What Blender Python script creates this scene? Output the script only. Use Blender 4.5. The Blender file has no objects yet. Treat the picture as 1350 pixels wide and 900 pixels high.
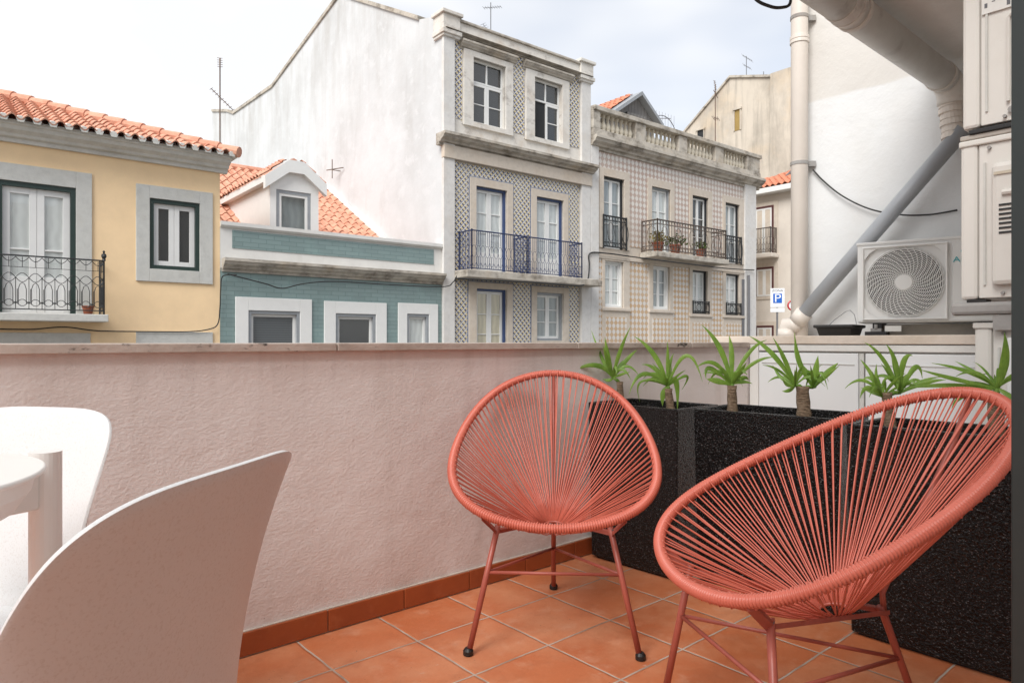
import bpy, math, random
from mathutils import Vector, Matrix
R = math.radians
random.seed(7)
sc = bpy.context.scene
COL = sc.collection

# ------------------------------------------------------------------ camera, sky, sun, exposure
F = 905.0            # focal length in photo pixels
cd = bpy.data.cameras.new("camera"); cam = bpy.data.objects.new("camera", cd); COL.objects.link(cam)
cd.sensor_width = 36.0; cd.lens = 36.0 * F / 1350.0; cd.clip_start = 0.02; cd.clip_end = 3000
cam.location = (0, 0, 1.0); cam.rotation_euler = (R(90), 0, 0)
sc.camera = cam

SUN_DIR = Vector((-0.38, -0.74, 0.82)).normalized()      # towards the sun (veiled by cloud)
world = bpy.data.worlds.new("World"); sc.world = world; world.use_nodes = True
nt = world.node_tree; nt.nodes.clear()
out = nt.nodes.new('ShaderNodeOutputWorld'); bg = nt.nodes.new('ShaderNodeBackground')
sky = nt.nodes.new('ShaderNodeTexSky'); sky.sky_type = 'NISHITA'; sky.sun_disc = False
sky.sun_elevation = math.asin(SUN_DIR.z); sky.sun_rotation = math.atan2(SUN_DIR.x, SUN_DIR.y)
sky.air_density = 1.0; sky.dust_density = 1.5
tc = nt.nodes.new('ShaderNodeTexCoord'); mp = nt.nodes.new('ShaderNodeMapping'); mp.inputs['Scale'].default_value = (1.0, 1.0, 2.6)
nz = nt.nodes.new('ShaderNodeTexNoise'); nz.inputs['Scale'].default_value = 2.0; nz.inputs['Detail'].default_value = 3; nz.inputs['Roughness'].default_value = .45
cr = nt.nodes.new('ShaderNodeValToRGB'); cr.color_ramp.elements[0].position = .40; cr.color_ramp.elements[1].position = .66
cr.color_ramp.elements[0].color = (.35, .35, .35, 1)
sep = nt.nodes.new('ShaderNodeSeparateXYZ'); mr = nt.nodes.new('ShaderNodeMapRange')
mr.inputs['From Min'].default_value = -.25; mr.inputs['From Max'].default_value = .35
mr.inputs['To Min'].default_value = .55; mr.inputs['To Max'].default_value = 0.0
addn = nt.nodes.new('ShaderNodeMath'); addn.operation = 'ADD'; addn.use_clamp = True
mix = nt.nodes.new('ShaderNodeMix'); mix.data_type = 'RGBA'
mix.inputs['B'].default_value = (5.9, 5.93, 6.0, 1)
L = nt.links.new
L(tc.outputs['Generated'], mp.inputs['Vector']); L(mp.outputs['Vector'], nz.inputs['Vector']); L(nz.outputs['Fac'], cr.inputs['Fac'])
L(tc.outputs['Generated'], sep.inputs['Vector']); L(sep.outputs['X'], mr.inputs['Value'])
L(cr.outputs['Color'], addn.inputs[0]); L(mr.outputs['Result'], addn.inputs[1])
L(addn.outputs['Value'], mix.inputs['Factor']); L(sky.outputs['Color'], mix.inputs['A']); L(mix.outputs['Result'], bg.inputs['Color'])
bg.inputs['Strength'].default_value = 0.10
L(bg.outputs['Background'], out.inputs['Surface'])
sd = bpy.data.lights.new("sun", 'SUN'); sun = bpy.data.objects.new("sun", sd); COL.objects.link(sun)
sd.energy = 2.2; sd.angle = R(34); sd.color = (1, .98, .95)
sun.rotation_euler = SUN_DIR.to_track_quat('Z', 'Y').to_euler()
sc.view_settings.view_transform = 'Standard'; sc.view_settings.look = 'None'; sc.view_settings.gamma = 1
sc.view_settings.exposure = 0.86
sc.render.engine = 'CYCLES'
sc.cycles.use_denoising = True
sc.cycles.max_bounces = 8; sc.cycles.diffuse_bounces = 5; sc.cycles.transparent_max_bounces = 8

# ------------------------------------------------------------------ frames
W1 = Vector((.7553, .6554, 0)); N1 = Vector((-.6554, .7553, 0)); A1 = math.atan2(.6554, .7553)   # terrace
W2 = Vector((.779, .627, 0)); N2 = Vector((-.627, .779, 0)); A2 = math.atan2(.627, .779)         # street
DF = 13.4; GZ = -1.8

def fp(u, v, y=0.0):
    """photo reading -> (s, z) on a plane parallel to the street front, y metres behind it"""
    r = (u - 675) / F
    s = (DF + y) * (.627 + .779 * r) / (.779 - .627 * r)
    Y = (DF + y) * .779 + s * .627
    return s, 1 + (450 - v) / F * Y

def sp(u, v, s):
    """photo reading -> (y, z) on a plane square to the street at s"""
    r = (u - 675) / F
    q = (s * .779 - r * s * .627) / (.627 + r * .779)
    Y = q * .779 + s * .627
    return q - DF, 1 + (450 - v) / F * Y

# ------------------------------------------------------------------ materials
def node(nt, t, **kw):
    n = nt.nodes.new(t)
    for k, v in kw.items():
        setattr(n, k, v)
    return n

class M:
    """small material builder"""
    def __init__(s, name, col=(.5, .5, .5), rough=.7, metal=0, spec=.5):
        s.m = bpy.data.materials.new(name); s.m.use_nodes = True; s.nt = s.m.node_tree
        s.b = s.nt.nodes['Principled BSDF']
        s.b.inputs['Roughness'].default_value = rough; s.b.inputs['Metallic'].default_value = metal
        s.b.inputs['Specular IOR Level'].default_value = spec
        rgb = node(s.nt, 'ShaderNodeRGB'); rgb.outputs[0].default_value = (*col, 1)
        s.c = rgb.outputs[0]; s.h = None; s.tcn = node(s.nt, 'ShaderNodeTexCoord')
    def lk(s, a, b): s.nt.links.new(a, b)
    def vec(s, scale=(1, 1, 1), rot=(0, 0, 0)):
        mp = node(s.nt, 'ShaderNodeMapping'); mp.inputs['Scale'].default_value = scale; mp.inputs['Rotation'].default_value = rot
        s.lk(s.tcn.outputs['Object'], mp.inputs['Vector']); return mp.outputs['Vector']
    def noise(s, scale, detail=4, stretch=(1, 1, 1), rough=.6, dist=0):
        n = node(s.nt, 'ShaderNodeTexNoise'); n.inputs['Scale'].default_value = scale; n.inputs['Detail'].default_value = detail
        n.inputs['Roughness'].default_value = rough; n.inputs['Distortion'].default_value = dist
        s.lk(s.vec(stretch), n.inputs['Vector']); return n.outputs['Fac']
    def ramp(s, fac, p0, p1, c0=0, c1=1):
        r = node(s.nt, 'ShaderNodeMapRange'); r.clamp = True
        for k, v in zip(('From Min', 'From Max', 'To Min', 'To Max'), (p0, p1, c0, c1)): r.inputs[k].default_value = v
        s.lk(fac, r.inputs['Value']); return r.outputs['Result']
    def math(s, op, a, b=None, c=None):
        n = node(s.nt, 'ShaderNodeMath', operation=op)
        for i, x in enumerate((a, b, c)):
            if x is None: continue
            if isinstance(x, (int, float)): n.inputs[i].default_value = x
            else: s.lk(x, n.inputs[i])
        return n.outputs[0]
    def mixc(s, fac, col, mode='MIX'):
        n = node(s.nt, 'ShaderNodeMix', data_type='RGBA', blend_type=mode)
        if isinstance(fac, (int, float)): n.inputs['Factor'].default_value = fac
        else: s.lk(fac, n.inputs['Factor'])
        s.lk(s.c, n.inputs['A'])
        if isinstance(col, tuple): n.inputs['B'].default_value = (*col, 1)
        else: s.lk(col, n.inputs['B'])
        s.c = n.outputs['Result']; return s
    def stain(s, col, scale=1.5, lo=.5, hi=.75, amt=.6, stretch=(1, 1, 1), detail=6):
        f = s.noise(scale, detail, stretch, .65)
        return s.mixc(s.ramp(f, lo, hi, 0, amt), col)
    def sepxyz(s):
        n = node(s.nt, 'ShaderNodeSeparateXYZ'); s.lk(s.tcn.outputs['Object'], n.inputs[0]); return n.outputs
    def bump(s, h, strength=.3, dist=.01):
        n = node(s.nt, 'ShaderNodeBump'); n.inputs['Strength'].default_value = strength; n.inputs['Distance'].default_value = dist
        s.lk(h, n.inputs['Height'])
        if s.h is not None: s.lk(s.h, n.inputs['Normal'])
        s.h = n.outputs['Normal']; return s
    def rough(s, f): s.lk(f, s.b.inputs['Roughness']); return s
    def done(s):
        s.lk(s.c, s.b.inputs['Base Color'])
        if s.h is not None: s.lk(s.h, s.b.inputs['Normal'])
        return s.m

def plaster(name, col, stain=(.3, .27, .23), amt=.35, bs=.25, streak=.25, scale=.8):
    m = M(name, col, .85, spec=.25)
    m.stain(tuple(c * .86 for c in col), 2.2, .4, .7, .6)
    m.stain(stain, scale, .52, .78, amt)
    m.stain(stain, 1.0, .55, .8, streak, (3.5, 3.5, .35))
    m.bump(m.noise(28, 4), bs, .01)
    return m.done()

def stone(name, col, dark=(.12, .10, .08), amt=.7, lo=.48, warm=(.36, .25, .13)):
    m = M(name, col, .85, spec=.25)
    m.stain(warm, 1.7, .5, .72, .45)
    m.stain(dark, 2.6, lo, lo + .2, amt, (1, 1, 1.6), 9)
    m.stain(tuple(c * .8 for c in col), 9, .45, .7, .6)
    m.bump(m.noise(20, 5), .35, .012)
    return m.done()

def simple(name, col, rough=.5, metal=0, var=.12, scale=6, bs=0, spec=.5):
    m = M(name, col, rough, metal, spec)
    m.stain(tuple(c * (1 - var * 2) for c in col), scale, .35, .75, .7)
    if bs: m.bump(m.noise(scale * 6, 3), bs, .004)
    return m.done()

# terrace
def mk_floor():
    m = M('terracotta_floor', (.58, .19, .08), .45, spec=.4)
    X, Y, Z = m.sepxyz(); T = .308
    wob = m.math('MULTIPLY', m.math('SUBTRACT', m.noise(7, 3), .5), .010)
    a = m.math('DIVIDE', m.math('ADD', m.math('SUBTRACT', X, 1.267), wob), T); b = m.math('DIVIDE', m.math('ADD', m.math('SUBTRACT', Y, 1.94), wob), T)
    fa = m.math('ABSOLUTE', m.math('SUBTRACT', m.math('FRACT', a), .5)); fb = m.math('ABSOLUTE', m.math('SUBTRACT', m.math('FRACT', b), .5))
    edge = m.math('MAXIMUM', fa, fb)
    cx = node(m.nt, 'ShaderNodeCombineXYZ'); m.lk(m.math('FLOOR', a), cx.inputs[0]); m.lk(m.math('FLOOR', b), cx.inputs[1])
    wn = node(m.nt, 'ShaderNodeTexWhiteNoise'); m.lk(cx.outputs[0], wn.inputs['Vector'])
    m.mixc(m.math('MULTIPLY', wn.outputs['Value'], .85), (.46, .125, .045))
    m.stain((.66, .31, .17), 3.2, .42, .68, .65)
    m.stain((.68, .39, .26), 9, .55, .75, .5)
    m.stain((.38, .11, .045), 5, .52, .72, .55)
    m.stain((.58, .42, .33), 22, .66, .74, .5)
    sp1 = m.noise(70, 2); m.mixc(m.ramp(sp1, .73, .76, 0, .7), (.12, .05, .03))
    near = m.ramp(edge, .475, .49, 0, .35); m.mixc(near, (.36, .11, .05))
    g = m.ramp(edge, .4885, .4925); m.mixc(g, (.52, .46, .39))
    m.mixc(m.math('MULTIPLY', g, m.ramp(m.noise(4, 4), .45, .65)), (.28, .21, .16))
    m.rough(m.ramp(m.noise(6, 4), .3, .7, .30, .52))
    m.bump(m.ramp(edge, .47, .493, 1, 0), .6, .004)
    m.bump(m.noise(16, 4), .22, .01)
    return m.done()
FLOOR = mk_floor()

def mk_parapet():
    m = M('parapet_render', (.76, .72, .705), .85, spec=.25)
    m.stain((.68, .61, .58), 1.1, .4, .66, .7)
    m.stain((.77, .71, .68), 3, .5, .72, .6)
    m.stain((.52, .45, .41), 1.3, .56, .76, .4, (5, 5, .4))
    m.stain((.22, .17, .14), 11, .73, .77, .5)
    X, Y, Z = m.sepxyz()
    drip = m.math('MULTIPLY', m.ramp(Z, .55, .96), m.ramp(m.noise(1.5, 6, (9, 9, .25)), .50, .74, 0, .26)); m.mixc(drip, (.44, .38, .35))
    foot = m.math('MULTIPLY', m.ramp(Z, .22, .08), m.ramp(m.noise(6, 5), .42, .65, 0, .5)); m.mixc(foot, (.48, .38, .33))
    m.mixc(m.ramp(m.noise(45, 2), .74, .77, 0, .6), (.30, .24, .21))
    v = node(m.nt, 'ShaderNodeTexVoronoi'); v.inputs['Scale'].default_value = 60; m.lk(m.vec((1, 1, 1.5)), v.inputs['Vector'])
    m.bump(m.noise(110, 4, (1, 1, 1.4), .6, 0), .26, .007)
    m.bump(v.outputs['Distance'], .12, .006)
    m.bump(m.noise(2.5, 3), .25, .05)
    return m.done()
PARAPET = mk_parapet()
def mk_coping():
    m = M('coping_stone', (.52, .45, .40), .8, spec=.3)
    m.stain((.30, .24, .20), 4, .45, .65, .6)
    m.stain((.025, .02, .018), 9, .60, .66, .9, (1, 1, 2.2), 8)
    m.stain((.50, .44, .39), 15, .5, .7, .6)
    m.bump(m.noise(30, 5), .4, .008); return m.done()
COPING = mk_coping()
def mk_skirt():
    m = M('skirting_tile', (.34, .085, .028), .28)
    m.stain((.24, .055, .02), 5, .4, .65, .7); m.stain((.42, .14, .06), 12, .55, .7, .5)
    m.bump(m.noise(10, 3), .15, .01); return m.done()
SKIRT = mk_skirt()
GROUT = simple('grout', (.55, .48, .41), .9, var=.2, scale=12)
def mk_planter():
    m = M('black_hammered_fibreglass', (.006, .005, .005), .12, spec=.38)
    n = m.noise(120, 2, (1, 1, 1), .6)
    m.bump(m.ramp(n, .40, .66), 1.0, .012); m.bump(m.noise(7, 3), .12, .02)
    m.mixc(m.ramp(m.noise(150, 2, (1, 1, 1.5), .7), .60, .67, 0, .75), (.22, .21, .21))  # pale specks painted in as glints off the hammered surface
    return m.done()
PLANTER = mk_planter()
SOIL = simple('soil', (.03, .022, .016), .95, var=.3, scale=30, bs=.8)
def mk_cord():
    m = M('coral_cord', (.60, .155, .105), .34, spec=.45)
    m.stain((.50, .115, .075), 14, .4, .7, .5); return m.done()
CORD = mk_cord()
CORALMETAL = simple('coral_painted_steel', (.40, .10, .07), .38, var=.15, scale=8)
RUBBER = simple('black_rubber', (.012, .011, .011), .45)
SHELL = M('speckled_white_plastic', (.71, .72, .725), .42, spec=.4)
SHELL.stain((.58, .56, .54), 240, .52, .68, .55, detail=2); SHELL.stain((.67, .655, .64), 3, .4, .7, .5)
SHELL.bump(SHELL.noise(260, 2), .06, .002); SHELL = SHELL.done()
TABLEW = simple('white_table_plastic', (.80, .78, .75), .35, var=.03)
WPANEL = simple('white_sheet_panel', (.72, .73, .73), .4, var=.03, scale=2)
WALLW = M('white_painted_wall', (.70, .71, .715), .85, spec=.25)
_X, _Y, _Z = WALLW.sepxyz()
_w = WALLW.math('ADD', _Z, WALLW.math('MULTIPLY', WALLW.noise(3, 3), .03))
WALLW.mixc(WALLW.ramp(_w, 2.805, 2.825), (.62, .60, .57))  # beige tone above a level line, white below
WALLW.stain((.66, .65, .63), 1.6, .45, .7, .6); WALLW.stain((.50, .48, .45), 1, .6, .8, .35, (4, 4, .5))
WALLW.stain((.45, .42, .38), 4, .68, .75, .4)
WALLW.bump(WALLW.noise(2.6, 5, (1, 1, 1), .5, .25), .32, .05); WALLW.bump(WALLW.noise(45, 3), .22, .006); WALLW = WALLW.done()
CREAMCOPE = stone('cream_coping', (.66, .58, .50), (.3, .24, .2), .3, .6)
PVC = M('aged_pvc', (.72, .69, .65), .45, spec=.4); PVC.stain((.56, .52, .48), 2.5, .42, .62, .6, (1, 1, 1)); PVC.stain((.30, .26, .22), 6, .6, .75, .5); PVC.bump(PVC.noise(8, 2), .05, .01); PVC = PVC.done()
PVCW = simple('cream_pvc', (.70, .64, .58), .42, var=.06, scale=3)
PVCG = simple('grey_pvc', (.40, .42, .45), .38, var=.08, scale=3)
ACW = simple('ac_enamel', (.78, .78, .77), .38, var=.06, scale=2.5)
ACB = M('ac_beige_enamel', (.64, .62, .58), .42); ACB.stain((.56, .53, .48), 3, .5, .7, .5); ACB.stain((.30, .26, .22), 9, .66, .74, .4); ACB = ACB.done()
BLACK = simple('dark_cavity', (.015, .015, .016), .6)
DARKMET = simple('dark_green_frame', (.018, .028, .028), .4, var=.2)
SEAL = simple('black_seal', (.006, .006, .006), .5)
GALV = stone('galvanised_bracket', (.32, .31, .30), (.14, .07, .05), .6, .5)
SOFFIT = plaster('soffit_plaster', (.82, .80, .78), (.45, .38, .33), .4, .5, 0)
CEMENT = stone('cement_shelf', (.42, .39, .35), (.2, .17, .14), .5, .5)
def mk_leaf():
    m = M('yucca_leaf', (.17, .30, .04), .42, spec=.45)
    oi = node(m.nt, 'ShaderNodeObjectInfo')
    m.stain((.28, .42, .09), 9, .45, .65, .8); m.stain((.045, .13, .02), 14, .5, .7, .7); m.stain((.07, .17, .03), 120, .45, .6, .5, (3, 3, .25)); m.stain((.42, .40, .12), 18, .66, .74, .6)
    m.bump(m.noise(160, 2, (3, 3, .2)), .3, .004)
    m.b.inputs['Subsurface Weight'].default_value = 0
    mat = m.done()
    t = node(m.nt, 'ShaderNodeBsdfTranslucent'); t.inputs['Color'].default_value = (.28, .45, .06, 1)
    mx = node(m.nt, 'ShaderNodeMixShader'); mx.inputs[0].default_value = .28
    o = m.nt.nodes['Material Output']; m.lk(m.b.outputs[0], mx.inputs[1]); m.lk(t.outputs[0], mx.inputs[2]); m.lk(mx.outputs[0], o.inputs['Surface'])
    return mat
LEAF = mk_leaf()
BARK = M('yucca_bark', (.24, .17, .115), .9, spec=.2)
BARK.stain((.10, .065, .04), 40, .42, .62, .85, (1, 1, 3.2), 6); BARK.stain((.36, .28, .20), 55, .55, .7, .6); BARK.stain((.05, .035, .025), 90, .6, .7, .8, (1, 1, 2))
BARK.bump(BARK.noise(70, 4, (.5, .5, 3)), .9, .012); BARK = BARK.done()
# street
YELLOW = plaster('yellow_render', (.90, .67, .41), (.80, .60, .39), .5, .2, .3)
GREYST = stone('pale_grey_stone', (.56, .56, .53), (.36, .35, .32), .35, .55, (.48, .46, .40))
CORN_Y = stone('grey_cornice', (.64, .63, .59), (.26, .25, .22), .4, .55, (.42, .39, .33))
WHITEP = plaster('white_render', (.72, .71, .68), (.40, .38, .34), .25, .2, .25)
GABLE = M('weathered_white_gable', (.61, .625, .635), .88, spec=.2)
GABLE.stain((.47, .475, .475), .45, .42, .68, .7); GABLE.stain((.40, .39, .37), .7, .54, .76, .45, (2.0, 2.0, .35)); GABLE.stain((.64, .65, .66), 2.5, .55, .62, .5); GABLE.stain((.34, .31, .27), 1.6, .70, .76, .3)
_X, _Y, _Z = GABLE.sepxyz()
_t = GABLE.math('MULTIPLY', GABLE.ramp(_Z, 6.5, 11.5), GABLE.ramp(GABLE.noise(1, 6, (2.4, 2.4, .4)), .42, .64, 0, .5)); GABLE.mixc(_t, (.36, .34, .31))
GABLE.bump(GABLE.noise(6, 5), .25, .03); GABLE = GABLE.done()
OLDWHITE = stone('old_white_stucco', (.68, .65, .60), (.15, .11, .085), .8, .54, (.42, .30, .19))
PILAST = stone('pale_pilaster', (.66, .645, .62), (.34, .31, .27), .4, .6, (.55, .48, .4))
CREAMST = stone('cream_stone', (.60, .53, .45), (.36, .29, .22), .35, .6, (.52, .40, .28))
DIRTYST = stone('dirty_cornice_stone', (.50, .46, .40), (.11, .09, .07), .8, .46)
BALUST = stone('lichen_balustrade', (.54, .49, .40), (.10, .08, .06), .8, .52, (.48, .36, .16))
def mk_tiles_blue():
    m = M('blue_yellow_azulejo', (.72, .70, .66), .3)
    X, Y, Z = m.sepxyz(); P = .135
    p = m.math('FRACT', m.math('DIVIDE', m.math('ADD', X, Z), P)); q = m.math('FRACT', m.math('DIVIDE', m.math('SUBTRACT', X, Z), P))
    def box(v, a, b): return m.math('MULTIPLY', m.math('GREATER_THAN', v, a), m.math('LESS_THAN', v, b))
    m.mixc(m.math('MULTIPLY', box(p, .42, .95), box(q, .10, .62)), (.62, .50, .24))
    m.mixc(m.math('MULTIPLY', box(p, .0, .40), box(q, .0, .78)), (.035, .042, .11))
    m.mixc(m.math('MULTIPLY', box(p, .42, .98), box(q, .70, .86)), (.16, .19, .34))
    m.stain((.50, .47, .43), 1.2, .45, .7, .4)
    return m.done()
AZUL = mk_tiles_blue()
def mk_tiles_beige():
    m = M('beige_patterned_azulejo', (.66, .62, .57), .35)
    X, Y, Z = m.sepxyz(); P = 2 * math.pi / .34
    a = m.math('ABSOLUTE', m.math('SINE', m.math('MULTIPLY', X, P))); b = m.math('ABSOLUTE', m.math('SINE', m.math('MULTIPLY', Z, P)))
    c = m.math('MULTIPLY', a, b)
    d = m.math('SINE', m.math('MULTIPLY', m.math('ADD', X, Z), P)); e = m.math('SINE', m.math('MULTIPLY', m.math('SUBTRACT', X, Z), P))
    ff = m.math('ADD', m.math('SUBTRACT', a, b), m.math('MULTIPLY', m.math('MULTIPLY', d, e), .8))
    low = m.ramp(m.math('ADD', Z, m.math('MULTIPLY', m.noise(2, 2), .3)), 3.5, 4.2)
    n = node(m.nt, 'ShaderNodeMix', data_type='RGBA'); m.lk(low, n.inputs['Factor']); n.inputs['A'].default_value = (.50, .30, .13, 1); n.inputs['B'].default_value = (.40, .27, .21, 1)
    m.mixc(m.ramp(ff, -.2, .2, 0, .85), n.outputs['Result'])
    m.mixc(m.ramp(c, .80, .95, 0, .6), (.36, .29, .24))
    m.stain((.55, .50, .44), .9, .45, .7, .45); m.stain((.34, .28, .22), 1.1, .6, .8, .4, (3, 3, .4))
    return m.done()
BEIGET = mk_tiles_beige()
def mk_teal():
    m = M('teal_glazed_brick', (.17, .32, .31), .35)
    b = node(m.nt, 'ShaderNodeTexBrick'); b.inputs['Scale'].default_value = 1; b.inputs['Brick Width'].default_value = .30; b.inputs['Row Height'].default_value = .085
    b.inputs['Mortar Size'].default_value = .006; b.inputs['Color1'].default_value = (.225, .305, .30, 1); b.inputs['Color2'].default_value = (.195, .265, .26, 1); b.inputs['Mortar'].default_value = (.14, .21, .21, 1)
    mp = node(m.nt, 'ShaderNodeMapping'); mp.inputs['Rotation'].default_value = (R(-90), 0, 0); m.lk(m.tcn.outputs['Object'], mp.inputs['Vector']); m.lk(mp.outputs['Vector'], b.inputs['Vector'])
    m.c = b.outputs['Color']; m.stain((.27, .40, .39), 1.5, .5, .7, .4)
    m.bump(b.outputs['Fac'], -.4, .01); return m.done()
TEAL = mk_teal()
def mk_rooftile():
    m = M('clay_roof_tile', (.56, .265, .18), .8, spec=.25)
    m.stain((.66, .37, .26), 3, .4, .6, .8); m.stain((.44, .19, .12), 5, .5, .68, .7); m.stain((.30, .22, .17), 2, .6, .75, .6); m.stain((.66, .44, .32), 13, .58, .7, .5)
    m.bump(m.noise(25, 3), .3, .01); return m.done()
ROOFT = mk_rooftile()
REDROOF = simple('new_red_roof', (.62, .24, .14), .75, var=.12, scale=3)
GREENP = simple('dark_green_paint', (.022, .045, .038), .4)
WPAINT = simple('white_joinery', (.76, .76, .74), .4, var=.04)
BLUEP = simple('blue_paint', (.035, .065, .17), .4)
TBORD = simple('grey_blue_border_tile', (.22, .25, .33), .4)
GREYP = simple('grey_joinery', (.30, .32, .34), .4)
DBROWN = simple('dark_maroon_paint', (.10, .03, .03), .5)
IRON = simple('black_ironwork', (.018, .020, .022), .5)
IRONB = simple('navy_ironwork', (.022, .035, .10), .5)
IRONR = simple('worn_brown_ironwork', (.10, .075, .06), .6)
RUST = stone('rusty_antenna', (.16, .12, .10), (.18, .07, .03), .8, .5)
ALU = simple('grey_aerial_metal', (.16, .16, .17), .5)
WOOD = M('grey_weathered_boards', (.17, .165, .16), .85); _X, _Y, _Z = WOOD.sepxyz()
_s = WOOD.math('FRACT', WOOD.math('MULTIPLY', _X, 6)); WOOD.mixc(WOOD.ramp(_s, .88, .94), (.04, .04, .04)); WOOD.stain((.28, .27, .26), 2, .45, .7, .6, (6, 1, .6)); WOOD = WOOD.done()
BEIGEW = M('weathered_beige_gable', (.58, .52, .44), .9, spec=.2)
BEIGEW.stain((.36, .32, .27), .5, .42, .62, .75, (1, 1, .7), 9); BEIGEW.stain((.66, .52, .36), .4, .5, .7, .6); BEIGEW.stain((.26, .235, .20), 1, .5, .72, .6, (3, 3, .3)); BEIGEW = BEIGEW.done()
CREAMW = plaster('cream_render', (.66, .60, .53), (.5, .44, .38), .3, .2, .2)
def curtain(name, col):
    m = M(name, col, .9); X, Y, Z = m.sepxyz()
    f = m.math('SINE', m.math('ADD', m.math('MULTIPLY', X, 42), m.math('MULTIPLY', m.noise(2, 2), 8)))
    m.mixc(m.ramp(f, -1, 1, 0, .35), tuple(c * .55 for c in col)); return m.done()  # shading of the folds painted as darker stripes on a flat sheet
CUR_W = curtain('white_curtain', (.74, .75, .73)); CUR_Y = curtain('cream_curtain', (.72, .64, .48)); CUR_G = curtain('grey_net_curtain', (.38, .41, .42))
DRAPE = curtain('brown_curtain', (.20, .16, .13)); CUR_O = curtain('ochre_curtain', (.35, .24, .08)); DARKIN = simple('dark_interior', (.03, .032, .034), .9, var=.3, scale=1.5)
BLIND = M('grey_blind', (.13, .14, .15), .5); _X, _Y, _Z = BLIND.sepxyz(); BLIND.mixc(BLIND.ramp(BLIND.math('FRACT', BLIND.math('MULTIPLY', _Z, 22)), .4, .6, 0, .6), (.05, .055, .06)); BLIND = BLIND.done()
def mk_glass():
    m = bpy.data.materials.new('window_glass'); m.use_nodes = True; nt = m.node_tree; nt.nodes.clear()
    o = node(nt, 'ShaderNodeOutputMaterial'); t = node(nt, 'ShaderNodeBsdfTransparent'); g = node(nt, 'ShaderNodeBsdfGlossy'); g.inputs['Roughness'].default_value = .03
    t.inputs['Color'].default_value = (.94, .96, .96, 1)
    lw = node(nt, 'ShaderNodeLayerWeight'); lw.inputs['Blend'].default_value = .5; pw_ = node(nt, 'ShaderNodeMath', operation='POWER'); pw_.inputs[1].default_value = 4
    f = node(nt, 'ShaderNodeMath', operation='MULTIPLY_ADD'); f.inputs[1].default_value = .75; f.inputs[2].default_value = .10
    nt.links.new(lw.outputs['Facing'], pw_.inputs[0]); nt.links.new(pw_.outputs[0], f.inputs[0])
    mx = node(nt, 'ShaderNodeMixShader')
    nz = node(nt, 'ShaderNodeTexNoise'); nz.inputs['Scale'].default_value = 1.2; b = node(nt, 'ShaderNodeBump'); b.inputs['Strength'].default_value = .25
    nt.links.new(nz.outputs['Fac'], b.inputs['Height']); nt.links.new(b.outputs['Normal'], g.inputs['Normal'])
    nt.links.new(f.outputs[0], mx.inputs[0]); nt.links.new(t.outputs[0], mx.inputs[1]); nt.links.new(g.outputs[0], mx.inputs[2]); nt.links.new(mx.outputs[0], o.inputs['Surface'])
    return m
GLASS = mk_glass()
CABLE = simple('black_cable', (.02, .02, .02), .6)
ASPHALT = simple('asphalt', (.05, .05, .052), .9, var=.2, scale=20, bs=.4)
PAVE = simple('limestone_paving', (.32, .30, .27), .85, var=.15, scale=12)
SIGNB = simple('sign_blue', (.015, .12, .50), .4, var=.02); SIGNW = simple('sign_white', (.78, .79, .80), .4, var=.02); SIGNR = simple('sign_red', (.5, .02, .03), .4); TEXTG = simple('sign_grey_text', (.12, .12, .13), .5)
LOGO = simple('teal_logo', (.02, .40, .45), .4); TERRAPOT = simple('terracotta_pot', (.30, .09, .045), .8); GREENL = simple('small_leaves', (.10, .14, .03), .7, var=.3, scale=30)
YELLOWL = simple('yellowing_leaves', (.30, .24, .06), .7, var=.3, scale=30)
PAPER = simple('paper_label', (.70, .69, .66), .5, var=.08)

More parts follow.
